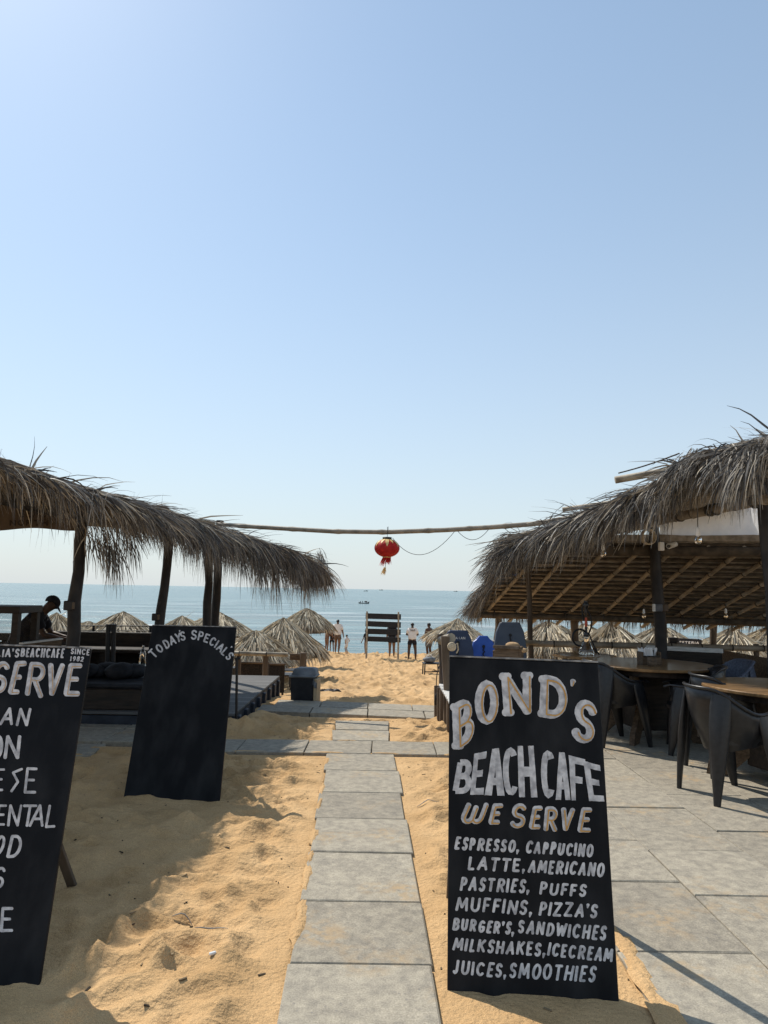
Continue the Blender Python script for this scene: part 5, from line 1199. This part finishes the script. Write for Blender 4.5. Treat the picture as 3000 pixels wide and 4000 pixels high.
# ------------------------------------------------------------------ cafe furniture on the right
TZ = .024
def tub_chair(name, label, group, m=None):
    """moulded plastic tub chair; faces +Y, origin on the floor under the seat"""
    m = m or M['plastic']; root = empty(name, label=label, cat='chair', group=group)
    n = 29; rows = 7; th = [math.radians(-138+276*i/(n-1)) for i in range(n)]
    def rim(a):
        d = abs(math.degrees(a)); z = .80-.17*float(smooth(30, 100, d)); return Vector((.29*math.sin(a)*(1+.06*math.cos(a)), -.27*math.cos(a)-.03*max(0, math.cos(a)), z))
    def low(a): return Vector((.205*math.sin(a), -.185*math.cos(a)+.01, .385-.05*max(0, math.cos(a))))
    vo, vi = [], []
    for r in range(rows):
        t = r/(rows-1)
        for a in th:
            p = rim(a).lerp(low(a), t**.9); bul = 1+.10*math.sin(PI*min(1, t*1.1)); o_ = Vector((p.x*bul, p.y*bul, p.z)); vo.append(o_); vi.append(Vector((o_.x*.955, o_.y*.955, o_.z+.002)))
    N = n*rows; fs = []
    for r in range(rows-1):
        for i in range(n-1): a = r*n+i; fs += [(a, a+n, a+n+1, a+1), (N+a, N+a+1, N+a+n+1, N+a+n)]
    fs += [(i, i+1, N+i+1, N+i) for i in range(n-1)]
    for i in (0, n-1): fs += [(r*n+i, N+r*n+i, N+(r+1)*n+i, (r+1)*n+i) for r in range(rows-1)]
    MB().add(vo+vi, fs, True).build('tub_back', m, root)
    mb = MB(); pts = [rim(a) for a in th]; pts = [pts[0]+Vector((-.0, .06, -.02))]+pts+[pts[-1]+Vector((0, .06, -.02))]; mb.tube(pts, .0165, 8, squash=.75); mb.build('rim', m, root)
    mb = MB(); ss = [(.235*math.sin(a), -.21*math.cos(a)) for a in np.linspace(-2.3, 2.3, 17)]; ss = [(x, y) for x, y in ss]+[(.20, .21), (.12, .235), (-.12, .235), (-.20, .21)][:0]
    poly = [(.205*math.copysign(abs(math.cos(t))**.6, math.cos(t)), (.19 if math.sin(t) < 0 else .235)*math.copysign(abs(math.sin(t))**.6, math.sin(t))) for t in np.linspace(0, 2*PI, 28)[:-1]]
    mb.prism(poly, lambda u, v, w_: Vector((u, v, .405+.03*w_-.012*(1-min(1, (u*u+v*v)/.05))*w_))); mb.build('seat', m, root)
    for sx in (-1, 1):
        for back in (True, False):
            if back: an, ft, ang = math.radians(46), Vector((sx*.235, -.275, 0)), -1
            else: an, ft, ang = math.radians(112), Vector((sx*.265, .215, 0)), 1
            r_ = rim(an); tp = Vector((sx*r_.x, r_.y, r_.z-.012))
            mb = MB(); secs = []; K_ = 10; dv = Vector((sx*.70, ang*.71, 0)).normalized() if back else Vector((sx*.94, .34, 0)).normalized(); tv = Vector((-dv.y, dv.x, 0))
            for t, w1, w2 in ((0, .020, .13), (.1, .034, .150), (.28, .050, .150), (.46, .056, .128), (.7, .050, .092), (.88, .042, .064), (1, .036, .048)):
                c = tp.lerp(ft, t)+dv*(.008*math.sin(PI*t)-.008*(1-t))
                secs.append([c+dv*w1*.5*math.cos(a)+tv*w2*.5*math.copysign(abs(math.sin(a))**.75, math.sin(a)) for a in [2*PI*i/K_ for i in range(K_)]])
            vs = sum(secs, []); fs = [(k*K_+i, k*K_+(i+1) % K_, k*K_+K_+(i+1) % K_, k*K_+K_+i) for k in range(6) for i in range(K_)]
            mb.add(vs, fs, True); mb.add(secs[-1], [tuple(range(K_))]); mb.build('leg', m, root)
    return root
ch = tub_chair('plastic_chair', 'nearest black plastic tub chair, in full sun at the right table', 'black plastic tub chairs')
ch.location = (2.615, 5.46, TZ); ch.rotation_euler = (0, 0, -PI/2+.16)
for lab, x, y, rz in [('black plastic tub chair tucked behind the nearest one, against the right table', 2.96, 6.17, -PI/2+.05),
                      ('black plastic tub chair between the two round tables, its arm front towards the menu board', 2.98, 6.93, PI/2-.35),
                      ('black plastic tub chair left of the farther round table, partly behind the menu board', 2.36, 7.30, -PI/2+.2)]:
    c = copy_tree(ch); c.location = (x, y, TZ); c.rotation_euler = (0, 0, rz); c['label'] = lab
c = copy_tree(ch); c.location = (3.56, 7.55, TZ); c.rotation_euler = (0, 0, PI/2); c['label'] = 'blue grey woven tub chair on the far right side of the round table'; c['group'] = ''
del c['group']
for o in c.children: o.data = o.data.copy(); o.data.materials[0] = M['rattan']
def round_table(x, y, r, rz, label):
    root = empty('round_table', (x, y, TZ), rz, label, 'table', 'round wooden cafe tables')
    MB().lathe([(r-.012, .722), (r, .728), (r, .746), (r-.008, .752)], n=56, smooth=False).build('tabletop', M['table_wood'], root)
    MB().box((0, 0, .40), (.42, .42, .60), bev=.01).build('pedestal', M['dark_wood'], root)
    MB().lathe([(r*.8, .66), (r*.82, .665), (r*.82, .721), (r*.8, .721)], n=40, smooth=False).build('apron', M['dark_wood'], root)
    for k in range(4):
        a = PI/4+k*PI/2; d = Vector((math.cos(a), math.sin(a), 0)); n_ = Vector((-d.y, d.x, 0))
        prof = [(.20, .52), (.58, .10), (.60, 0), (.44, 0), (.16, .28)]
        mb = MB(); mb.prism(prof, lambda u, v, w_: d*u+Vector((0, 0, v))+n_*(w_-.5)*.05); mb.build('leg', M['mid_wood'], root)
    return root
t1 = onz(1400, 1433, .775); round_table(t1.x, t1.y, .66, .15, 'farther round wooden table with napkin caddy, behind the coffee menu board')
round_table(3.27, 5.86, .62, .3, 'nearer round wooden table at the right edge, beside the sunlit chair')
# polygon table with the hookah
t3 = onz(1262, 1414, .77); e = empty('octagon_table', (t3.x, t3.y, TZ), .2, 'eight sided wooden table carrying the hookah, near the rail', 'table')
poly = [(.37*math.cos(PI/8+k*PI/4), .37*math.sin(PI/8+k*PI/4)) for k in range(8)]
MB().prism(poly, lambda u, v, w_: Vector((u, v, .715+.03*w_))).build('tabletop', M['table_wood'], e)
for k in range(4): a = PI/4+k*PI/2; MB().box((.24*math.cos(a), .24*math.sin(a), .357), (.05, .05, .714), rotm('Z', a), bev=.005).build('leg', M['dark_wood'], e)
mb = MB()
for k in range(2): mb.box((0, 0, .65), (.5, .03, .06), rotm('Z', PI/4+k*PI/2), bev=.003)
mb.build('cross_rail', M['dark_wood'], e)
hp = at(1267, 1421, t3.y-.02); e = empty('hookah', (hp.x, hp.y, TZ+.746), label='tall hookah with clear glass base and looping black hose', cat='hookah')
MB().lathe([(.085, .0), (.092, .012), (.088, .04), (.06, .10), (.036, .16), (.026, .20), (.030, .225)], n=24).build('glass_base', M['glass'], e)
MB().lathe([(.022, .21), (.030, .225), (.030, .25), (.014, .27), (.012, .30), (.020, .315), (.012, .33)], n=16).build('collar', M['hooka_black'], e)
MB().lathe([(.011, .33), (.017, .35), (.013, .39), (.016, .42), (.010, .44)], n=14).build('red_stem', M['hooka_red'], e)
MB().lathe([(.010, .44), (.013, .47), (.022, .52), (.018, .545), (.030, .56), (.040, .585), (.034, .61), (.022, .625), (.026, .64)], n=18).build('bowl', M['hooka_black'], e)
hose = [(.02, .0, .25), (-.07, -.02, .30), (-.15, -.03, .27), (-.17, -.03, .19), (-.13, -.02, .12), (-.06, -.03, .10)]
def spline(P, n=6):
    P = [Vector(p) for p in P]; out = []
    for i in range(len(P)-1):
        a, b, c_, d = P[max(i-1, 0)], P[i], P[i+1], P[min(i+2, len(P)-1)]
        for k in range(n):
            t = k/n; out.append(.5*((2*b)+(c_-a)*t+(2*a-5*b+4*c_-d)*t*t+(3*b-a-3*c_+d)*t**3))
    return out+[P[-1]]
MB().tube(spline(hose), .011, 8).build('hose', M['rubber'], e)
MB().tube(spline([(.03, 0, .25), (.06, -.02, .36), (.03, -.02, .50), (-.03, 0, .57), (-.045, 0, .50), (-.03, 0, .40)]), .010, 8).build('hose', M['rubber'], e)
MB().tube(spline([(.03, -.01, .25), (.06, -.03, .16), (.10, -.05, .06), (.13, -.08, .012)]), .009, 8).build('hose', M['rubber'], e)
MB().lathe([(.028, 0), (.030, .01), (.030, .075), (.026, .078)], n=16).build('wooden_cup', M['table_wood'], None, label='small wooden pot beside the hookah base on the eight sided table', cat='pot').location = at(1261, 1416, t3.y+.12).xy.to_3d()+Vector((-.09, 0, TZ+.746))
# napkin caddy and pot on the farther round table
cp_ = onz(1400, 1432, .777); cx0, cy0 = at(1519-100, 1431, t1.y-.12).x, t1.y-.12
cx0 = at(1402, 1430, cy0).x
e = empty('napkin_caddy', (cx0, cy0, TZ+.753), .1, 'dark wooden caddy stuffed with white napkins on the round table', 'caddy')
mb = MB()
mb.box((0, 0, .01), (.20, .13, .02)); mb.box((-.095, 0, .075), (.012, .13, .11)); mb.box((.095, 0, .075), (.012, .13, .11)); mb.box((0, -.061, .05), (.178, .010, .055)); mb.box((0, .061, .075), (.178, .010, .11)); mb.build('wooden_case', M['mid_wood'], e)
MB().box((0, -.067, .085), (.178, .004, .016)).build('front_slat', M['dark_wood'], e)
for i in range(5):
    mb = MB(); vs = []; x0 = -.06+.03*i; tw = random.uniform(-.5, .5)
    for a in range(5):
        for b in range(4): vs.append((x0+.03*math.sin(a*1.3+i)+.012*b*tw, -.045+.022*a, .03+.045*b+.012*math.sin(a*2+i)))
    mb.add(vs, [(a*4+b, (a+1)*4+b, (a+1)*4+b+1, a*4+b+1) for a in range(4) for b in range(3)], True); mb.build('napkin', M['napkin'], e)
q = at(1409, 1438, cy0-.17); MB().lathe([(.042, 0), (.045, .006), (.046, .085), (.040, .088), (.036, .07)], n=20).build('brown_pot', M['mid_wood'], label='small round brown pot in front of the napkin caddy', cat='pot').location = (q.x, q.y, TZ+.753)
# long bench with plank back, and short box bench
e = empty('plank_bench', (4.12, 8.6, TZ), 0, 'long dark bench with sloping plank back running away along the terrace side', 'bench')
MB().box((.0, 0, .70), (.05, 2.9, .24), rotm('Y', .10), bev=.006).build('back_plank', M['mid_wood'], e)
MB().box((-.27, 0, .42), (.50, 2.8, .05), bev=.006).build('seat', M['dark_wood'], e)
MB().box((-.04, -1.47, .44), (.12, .07, .88), bev=.006).build('end_post', M['dark_wood'], e); MB().box((-.04, 1.47, .44), (.12, .07, .88), bev=.006).build('end_post', M['dark_wood'], e)
MB().box((-.27, 0, .20), (.04, 2.7, .40)).build('front_board', M['dark_wood'], e)
bx = at(1468, 1397, 8.55); e = empty('box_bench', (bx.x+.05, bx.y, TZ), -.42, 'short dark box seat with pale worn top rail behind the napkin caddy', 'bench')
MB().box((0, 0, .60), (.82, .06, .42), bev=.008).build('back_panel', M['dark_wood'], e); MB().box((0, -.0, .835), (.84, .085, .05), bev=.006).build('top_rail', M['white_wood'], e)
MB().box((0, .24, .40), (.80, .42, .05), bev=.006).build('seat', M['dark_wood'], e); MB().box((0, .24, .19), (.76, .38, .37)).build('base', M['dark_wood'], e)
# terrace rail
e = empty('bamboo_rail', (3.6, 9.35, 0), 0, 'dark bamboo rail along the seaward side of the right terrace', 'rail')
a, b = at(1120, 1389.5, 9.55), at(1700, 1402, 9.0); o0 = Vector(e.location)
MB().bamboo(a-o0, b-o0, .042, node=.35).build('rail', M['bamboo_dark'], e)
for t in (.3, .62, .9): p_ = a.lerp(b, t)-o0; MB().tube([p_+Vector((0, .06, -1.3)), p_+Vector((0, .06, .05))], .035, 8).build('rail_post', M['post_brown'], e)
# cafeteria sign far on the beach
e = empty('hanging_sign', at(1481, 1386.5, 14.0), label='small black sign lettered CAFETERIA between the far umbrellas', cat='sign')
o0 = Vector(e.location)
MB().box((0, 0, 0), (.62, .025, .13), rotm('Y', .04), bev=.004).build('panel', M['plank_dark'], e)
for x in (-.26, .26): MB().tube([(x, .02, -1.6), (x, .02, .06)], .018, 6).build('post', M['post'], e)
bb = BB(); bb.p0 = o0+Vector((0, -.016, 0)); bb.n = Vector((0, -1, 0)); bb.inv = -o0
p = painter(bb, lambda x, y: (x*PS, y*PS)); p.line('CAFETERIA', (1452, 1389.5), (1510, 1391.5), 5.6, 5.6, .75, .05, 0); p.build('lettering', M['white'], e)

# ------------------------------------------------------------------ stall platform with bodyboards
e = empty('stall_platform', (.95, 7.7, 0), 0, 'low white plank platform on rough brown stakes, behind the coffee menu board', 'platform')
o0 = Vector(e.location)
mb = MB()
for i in range(9): mb.box((.28, .62-i*.165, .41), (1.12, .158, .024), rotm('Z', -.05), bev=.003)
mb.build('plank_top', M['white_wood'], e)
for i in range(9):
    y = 8.42-i*.17; x = .66+.02*i; MB().tube([Vector((x, y, -.1))-o0, Vector((x-.005, y, .40))-o0], random.uniform(.028, .05), 7).build('stake', M['post_brown'], e)
for i in range(5):
    x = .72+i*.26; MB().tube([Vector((x, 6.98, -.1))-o0, Vector((x, 6.98, .40))-o0], .035, 7).build('stake', M['post_brown'], e)
e = empty('stall_rail', (.7, 8.3, 0), 0, 'rough wooden post frame holding the bodyboards on the white platform', 'rail'); o0 = Vector(e.location)
a, b = at(951, 1370, 8.45), at(955, 1490, 8.45); MB().tube([a-o0, a.lerp(b, .5)-o0+Vector((.012, 0, 0)), b-o0+Vector((0, 0, -.45))], [.034, .036, .042], 8).build('post', M['post_brown'], e)
a, b = at(962, 1374, 7.9), at(968, 1500, 7.9); MB().tube([a-o0, a.lerp(b, .4)-o0+Vector((-.01, 0, 0)), b-o0], [.05, .044, .046], 9).build('post', M['post_brown'], e)
a, b = at(953, 1384, 8.25), at(975, 1378, 8.0); MB().tube([a-o0, b-o0], [.05, .055], 9).build('cross_pole', M['bamboo_grey'], e)
a, b = at(1010, 1390, 8.7), at(1160, 1388, 9.3); MB().bamboo(a-o0, b-o0, .035).build('cross_pole', M['bamboo_grey'], e)
e = empty('rope_roll', at(976, 1397, 7.78), label='roll of pale tape tied on the post beside the dark bodyboard', cat='rope roll')
mb = MB(); mb.lathe([(.016, -.03), (.046, -.03), (.049, 0), (.046, .03), (.016, .03)], n=18); mb.v = [(v[0], v[2], v[1]) for v in mb.v]; mb.f = [f[::-1] for f in mb.f]; mb.build('roll', M['rope'], e)
mb = MB(); mb.tube([(.035, 0, .02), (.06, -.01, .04), (.07, 0, -.03), (.05, 0, -.07)], .008, 6); mb.build('loose_end', M['rope'], e)
e = empty('hanging_plug', at(943, 1512, 8.3), label='black plug hanging from a thin wire at the platform corner', cat='plug')
MB().tube([(0, 0, -.06), (0, 0, -.05), (0, 0, .05), (0, 0, .07)], [.014, .027, .024, .01], 9).build('plug', M['rubber'], e)
MB().tube(spline([(0, 0, .06), (-.004, 0, .2), (.01, .01, .32), (.06, .04, .45)]), .006, 6).build('cord', M['string'], e)
def bodyboard(xl, xr, yt, Yd, m, lab, notch=0, zb=.42, text=None, leash=True):
    a, b = at(xl, yt, Yd), at(xr, yt, Yd); w = b.x-a.x; zt = a.z; H_ = zt-zb
    e = empty('bodyboard', ((a.x+b.x)/2, Yd, zb), .0, lab, 'bodyboard', 'bodyboards leaning on the stall'); e.rotation_euler = (-.10, 0, 0)
    h = w/2; pr = [(-h*.86, 0), (-h, H_*.25), (-h*.99, H_*.62), (-h*.86, H_*.84), (-h*.62, H_*.985), (-h*.52, H_)]
    if notch: pr = [(-h*.86, 0), (-h, H_*.3), (-h*.98, H_*.68), (-h*.80, H_*.88), (-h*.55, H_*.93), (-h*.32, H_), (-.1*h, H_*1.0)]
    poly = pr+[(-x, z) for x, z in pr[::-1]]; poly = poly[::-1]
    def ring(k, y): return [Vector((x*k, y, z if z < .01 else H_*.5+(z-H_*.5)*(1-(1-k)*.8))) for x, z in poly]
    r0, r1, r2, r3 = ring(.965, -.030), ring(1, -.018), ring(1, .018), ring(.965, .030); n_ = len(poly); vs = r0+r1+r2+r3
    fs = [tuple(range(n_)), tuple(range(3*n_, 4*n_))[::-1]]+[(k*n_+i, k*n_+n_+i, k*n_+n_+(i+1) % n_, k*n_+(i+1) % n_) for k in range(3) for i in range(n_)]
    MB().add(vs, fs).build('foam', M[m], e)
    if leash:
        MB().lathe([(.018, 0), (.018, .012)], n=12).build('plug', M['rubber'], e).matrix_local = Matrix.Translation((0, -.030, H_*.78)) @ Matrix.Rotation(PI/2, 4, 'X')
        pts = [(random.uniform(-.008, .008)+.006*math.sin(i*2.4), -.045-.004*math.cos(i*2.4), H_*.77-i*.018) for i in range(18)]; MB().tube(pts, .0075, 6).build('leash', M['rubber'], e)
    if text:
        mb = MB(); n_ = len(text)
        for k, st in enumerate(text):
            for g in GL[st]:
                pts = [(-.085+.17*(k+.1+.8*q[0]*.9)/n_, -.0335, H_*.84+.026*q[1]) for q in g]; mb.tube(pts, .0022, 4, smooth=False)
        mb.build('lettering', M['white'], e)
    return e
bodyboard(956, 1024, 1361, 8.15, 'navy', 'dark navy bodyboard with small lettering, leftmost on the stall', text='OLAIAN')
bodyboard(1018, 1072, 1373, 8.35, 'blue', 'bright blue bodyboard with a notched nose, between two dark ones', notch=1)
bodyboard(1068, 1138, 1343, 8.65, 'slate', 'tallest slate grey bodyboard, rightmost on the stall')
e = bodyboard(958, 978, 1405, 8.30, 'blue', 'blue bodyboard seen edge on below the dark navy one', leash=False); e.rotation_euler = (0, -.03, 1.2)
# wooden armchair with cushion behind the board
q = at(1094, 1400, 7.45); e = empty('wooden_armchair', (q.x, q.y, .47), -.35, 'brown wooden armchair with tan cushion, between the slate bodyboard and the menu board', 'armchair')
MB().box((0, 0, .24), (.25, .03, .46), rotm('X', -.06), bev=.004).build('back_panel', M['mid_wood'], e)
mb = MB(); mb.box((0, -.012, .46), (.27, .045, .035), rotm('X', -.06), bev=.004); mb.build('top_rail', M['post_brown'], e)
MB().box((.135, .06, .22), (.045, .12, .50), bev=.006).build('side_post', M['mid_wood'], e); MB().box((-.135, .06, .2), (.03, .05, .44), bev=.004).build('side_post', M['mid_wood'], e)
mb = MB(); mb.blob((.05, .08, .475), (.075, .06, .035), 14, 8, .03); mb.build('cushion', M['cushion'], e); mb = MB(); mb.blob((.165, .05, .43), (.045, .05, .025), 12, 8, .03); mb.build('arm_pad', M['cushion'], e)

# ------------------------------------------------------------------ left side: rail, seats, case, counter under the shelter
e = empty('bamboo_rail', (-1.6, 12.0, gz(12.0)), 0, 'pale bamboo rail on upright posts behind the low deck', 'rail'); o0 = Vector(e.location)
a, b = at(505, 1411, 11.6), at(655, 1415, 11.6); MB().bamboo(a-o0, at(622, 1414, 11.6)-o0, .036, node=.4).build('rail', M['bamboo_grey'], e)
for x, r, y0, y1 in ((574, .048, 1408, 1494), (516, .04, 1410, 1492), (655, .055, 1410, 1455)):
    MB().tube([at(x, y0, 11.66)-o0, at(x-.5, y1, 11.66)-o0+Vector((0, 0, -.3))], [r*.95, r], 8).build('rail_post', M['post_brown'], e)
MB().box(at(641, 1419, 11.7)-o0, (.22, .03, .10), bev=.004).build('cross_board', M['mid_wood'], e)
for k, (x, y, Yd, w, h, lab) in enumerate([(544, 1462, 12.4, .58, .48, 'dark woven screen low behind the deck corner, left one'), (583, 1465, 12.9, .52, .50, 'dark woven screen low behind the deck corner, right one')]):
    c_ = at(x, y, Yd); e = empty('wicker_screen', c_, .1, lab, 'screen', 'woven screens behind the deck')
    MB().box((0, 0, 0), (w, .05, h), bev=.012).build('woven_panel', M['wicker'], e); MB().tube([(-w/2, -.03, h/2), (w/2, -.03, h/2)], .02, 7).build('top_rail', M['post_brown'], e)
    for x_ in (-w/2+.03, w/2-.03): MB().tube([(x_, .0, -h/2-.5), (x_, 0, h/2)], .022, 6).build('frame_post', M['post_brown'], e)
for k, (x, y, Yd, lab) in enumerate([(536, 1442, 15.0, 'small black beach table under the nearest umbrella'), (618, 1447, 16.5, 'black slatted beach lounger left of the bin'), (600, 1462, 14.5, 'dark low beach table behind the woven screens')]):
    c_ = at(x, y, Yd); g = float(gz(Yd)); e = empty('beach_table', (c_.x, c_.y, g), .1*k, lab, 'table'); hh = max(.35, c_.z-g)
    mb = MB()
    for i in range(6): mb.box((0, -.2+i*.08, hh), (.62+.3*(k == 1), .066, .03), bev=.004)
    mb.build('slatted_top', M['iron'], e)
    for x_ in (-.26, .26):
        for y_ in (-.18, .18): MB().box((x_, y_, hh/2-.1), (.05, .05, hh+.16)).build('leg', M['iron'], e)
# thin iron pole in front of the deck
a, b = at(512, 1421, 7.75), at(511, 1541, 7.75); e = empty('iron_pole', b, label='thin black iron pole standing at the front deck corner', cat='pole')
MB().tube([(0, 0, -.1), (a-b)], .014, 8).build('rod', M['iron'], e); MB().tube([(a-b)-Vector((.02, 0, .015)), (a-b)+Vector((.035, 0, 0))], .016, 6).build('top_hook', M['iron'], e)
# rail with wires
e = empty('wire_railing', (-3.6, 10.9, DECK), 0, 'black railing with thin wires behind the left shelter seats', 'railing'); o0 = Vector(e.location)
for y, r in ((1352, .010), (1362.5, .008)): MB().tube([at(150, y-.4, 10.9)-o0, at(335, y+.4, 10.9)-o0], r, 6).build('wire', M['iron'], e)
MB().tube([at(150, 1379, 10.9)-o0, at(335, 1383, 10.9)-o0], .055, 8).build('heavy_rail', M['post'], e)
MB().tube([at(150, 1389, 10.9)-o0, at(335, 1392, 10.9)-o0], .03, 8).build('lower_rail', M['post'], e)
for x, r in ((201, .02), (240, .035), (325, .03), (160, .03)): t_ = at(x, 1352, 10.9)-o0; MB().tube([(t_.x, 0, 0), (t_.x+.01, 0, t_.z)], r, 7).build('upright', M['iron'], e)
MB().box(at(255, 1399.5, 11.0)-o0, (1.35, .16, .03), bev=.003).build('pale_ledge', M['ply'], e)
e = empty('screen_wall', (-5.35, 11.35, DECK), 0, 'dark slatted half wall closing the back of the left shelter', 'wall')
mb = MB()
for i in range(4): mb.box((0, 0, .09+i*.135), (4.3, .05, .118), bev=.006)
mb.build('slats', M['dark_wood'], e)
for x in (-1.9, -.6, .6, 1.9): MB().box((x, .05, .26), (.08, .08, .56)).build('stud', M['dark_wood'], e)
for k, (x0, x1, lab) in enumerate([(165, 300, 'dark wooden bench along the railing under the left shelter')]):
    a, b = at(x0, 1440, 10.3), at(x1, 1440, 10.3); e = empty('dark_bench', ((a.x+b.x)/2, 10.3, DECK), 0, lab, 'bench'); L = b.x-a.x+.9
    MB().box((0, 0, .42), (L, .5, .06), bev=.01).build('seat', M['dark_wood'], e); MB().box((0, .27, .40), (L, .06, .50), bev=.01).build('back', M['dark_wood'], e)
    for x_ in (-L/2+.1, 0, L/2-.1): MB().box((x_, 0, .2), (.08, .44, .40)).build('leg', M['dark_wood'], e)
for k, (x, y, Yd, w, d_, lab) in enumerate([(294, 1443, 9.2, .75, .5, 'dark table with pale top, left of the specials board edge'), (205, 1452, 9.7, .75, .5, 'dark low table behind the right edge of the SINCE 1982 board')]):
    c_ = at(x, y, Yd); e = empty('cafe_table', (c_.x, c_.y, DECK), 0, lab, 'table'); hh = c_.z-DECK
    MB().box((0, 0, hh), (w, d_, .03), bev=.004).build('tabletop', M['deck' if k == 0 else 'dark_wood'], e)
    for x_ in (-w/2+.06, w/2-.06):
        for y_ in (-d_/2+.06, d_/2-.06): MB().box((x_, y_, hh/2-.01), (.045, .045, hh-.02)).build('leg', M['iron'], e)
    if k == 0: T0c = (c_, hh)
c_ = T0c[0]; MB().lathe([(.04, 0), (.042, .01), (.042, .17), (.03, .20), (.016, .23), (.016, .26)], n=14).build('water_bottle', M['glass'], label='clear bottle standing on the pale topped table', cat='bottle').location = (c_.x+.06, c_.y+.05, DECK+T0c[1]+.015)
for k, (x, y, Yd, r) in enumerate([(190, 1512, 8.4, .15), (214, 1506, 8.5, .13), (232, 1500, 8.6, .15), (262, 1512, 8.4, .17), (293, 1504, 8.5, .15), (170, 1520, 8.3, .14)]):
    c_ = at(x, y, Yd); e = empty('seat_cushion', (c_.x, c_.y-.1, DECK+.27+r*.52), random.uniform(0, 3), ['dark seat cushion, leftmost, touching the SINCE 1982 board edge in view', 'small dark seat cushion second from the left board', 'round dark seat cushion under the low table', 'big brownish dark seat cushion in the middle of the heap', 'dark seat cushion beside the specials board', 'dark seat cushion lying half behind the left board'][k], 'cushion', 'cushions on the low seat platform')
    mb = MB(); mb.blob((0, 0, 0), (r*1.1, r, r*.55), 16, 10, .05, rotm('X', random.uniform(-.2, .2))); mb.build('cushion_cover', M['beanbag'], e)
    MB().blob((0, 0, r*.54), (.02, .02, .008), 8, 4).build('button', M['iron'], e)
e = empty('added_seat_platform', (-3.25, 8.25, DECK), 0, 'added black low seat platform that darkens the deck front, piled with cushions', 'seat platform')  # black box added to darken the bright deck floor behind its front edge
MB().box((0, 0, .11), (2.9, .85, .22), bev=.01).build('base', M['dark_wood'], e); MB().box((0, 0, .245), (2.86, .82, .05), bev=.02).build('seat_pad', M['beanbag'], e)
for k, (x, lab) in enumerate([(234, 'slim black upright post, left one of the pair between the two left boards'), (246, 'slim black upright post, right one of the pair between the two left boards')]):
    a, b = at(x, 1352, 9.1), at(x-2, 1470, 9.1); e = empty('upright_post', (b.x, b.y, DECK), label=lab, cat='post'); o0 = Vector(e.location)
    MB().tube([(0, 0, 0), a-o0], .030, 8).build('shaft', M['iron'], e); MB().tube([a-o0, a-o0+Vector((0, 0, .02))], .036, 8).build('cap', M['iron'], e)
# display case and counter
a = at(56, 1310, 8.0); W_ = 1.0; e = empty('display_case', (a.x-W_/2, 8.1, DECK), 0, 'dark framed glass display case at the left border', 'display case'); hh = a.z-DECK
MB().box((0, 0, .30), (W_, .5, .60), bev=.006).build('cabinet', M['dark_wood'], e)
for x_ in (-W_/2+.035, W_/2-.035):
    for y_ in (-.215, .215): MB().box((x_, y_, (hh+.6)/2-.03), (.07, .07, hh-.66)).build('corner_post', M['dark_wood'], e)
MB().box((0, 0, hh-.035), (W_+.03, .54, .08), bev=.005).build('top_board', M['dark_wood'], e)
MB().box((0, -.19, (hh+.55)/2), (W_-.145, .006, hh-.70)).build('glass_pane', M['pane'], e); MB().box((0, .19, (hh+.55)/2), (W_-.145, .006, hh-.70)).build('glass_pane', M['pane'], e)
MB().box((0, 0, .605), (W_-.1, .46, .012)).build('shelf', M['white_wood'], e)
a, b = at(50, 1389, 7.6), at(135, 1379, 8.2); e = empty('counter', ((a.x+b.x)/2, (a.y+b.y)/2, DECK), math.atan2(b.y-a.y, b.x-a.x), 'slanting dark counter board with pale top edge before the man in a cap', 'counter'); L = (b-a).length; zt = (a.z+b.z)/2-DECK; tl_ = math.atan2(b.z-a.z, L)
MB().box((0, .02, zt-.005), (L+.02, .05, .018), rotm('Y', -tl_), bev=.003).build('pale_edge', M['white_wood'], e)
MB().box((0, .02, zt-.10), (L, .035, .17), rotm('Y', -tl_), bev=.004).build('front_board', M['mid_wood'], e)
MB().box((0, .28, zt-.10), (L, .5, .03), bev=.004).build('worktop', M['dark_wood'], e)
for x_ in (-L/2+.04, L/2-.04):
    for y_ in (.06, .48): MB().box((x_, y_, (zt-.12)/2), (.05, .05, zt-.12)).build('leg', M['dark_wood'], e)

# ------------------------------------------------------------------ pieces of parts go one level deeper
SUB = {'lettering': ('panel', 'foam', 'cloth'), 'letter_shading': ('panel',), 'lit_top_edge': ('panel',), 'gold_petals': ('lantern_body',), 'leash': ('foam',), 'plug': ('foam',), 'print': ('shirt',),
       'filament': ('globe',), 'pale_edge': ('front_board',), 'button': ('cushion_cover',), 'lens': ('body',), 'liner_flap': ('lid_rim',), 'lid_hood': ('lid_rim',), 'bag_handle': ('bag_body',), 'cap_brim': ('cap',),
       'top_hook': ('rod',), 'loose_end': ('roll',), 'cover': ('housing',), 'side_flap': ('housing',), 'side_clip': ('housing',), 'front_slat': ('wooden_case',)}
for o in list(bpy.data.objects):
    r = o.parent
    if r is None or r.parent is not None: continue
    want = SUB.get(o.name.split('.')[0])
    if not want: continue
    for sib in r.children:
        if sib is not o and sib.name.split('.')[0] in want and sib.location.length < 1e-6: o.parent = sib; break
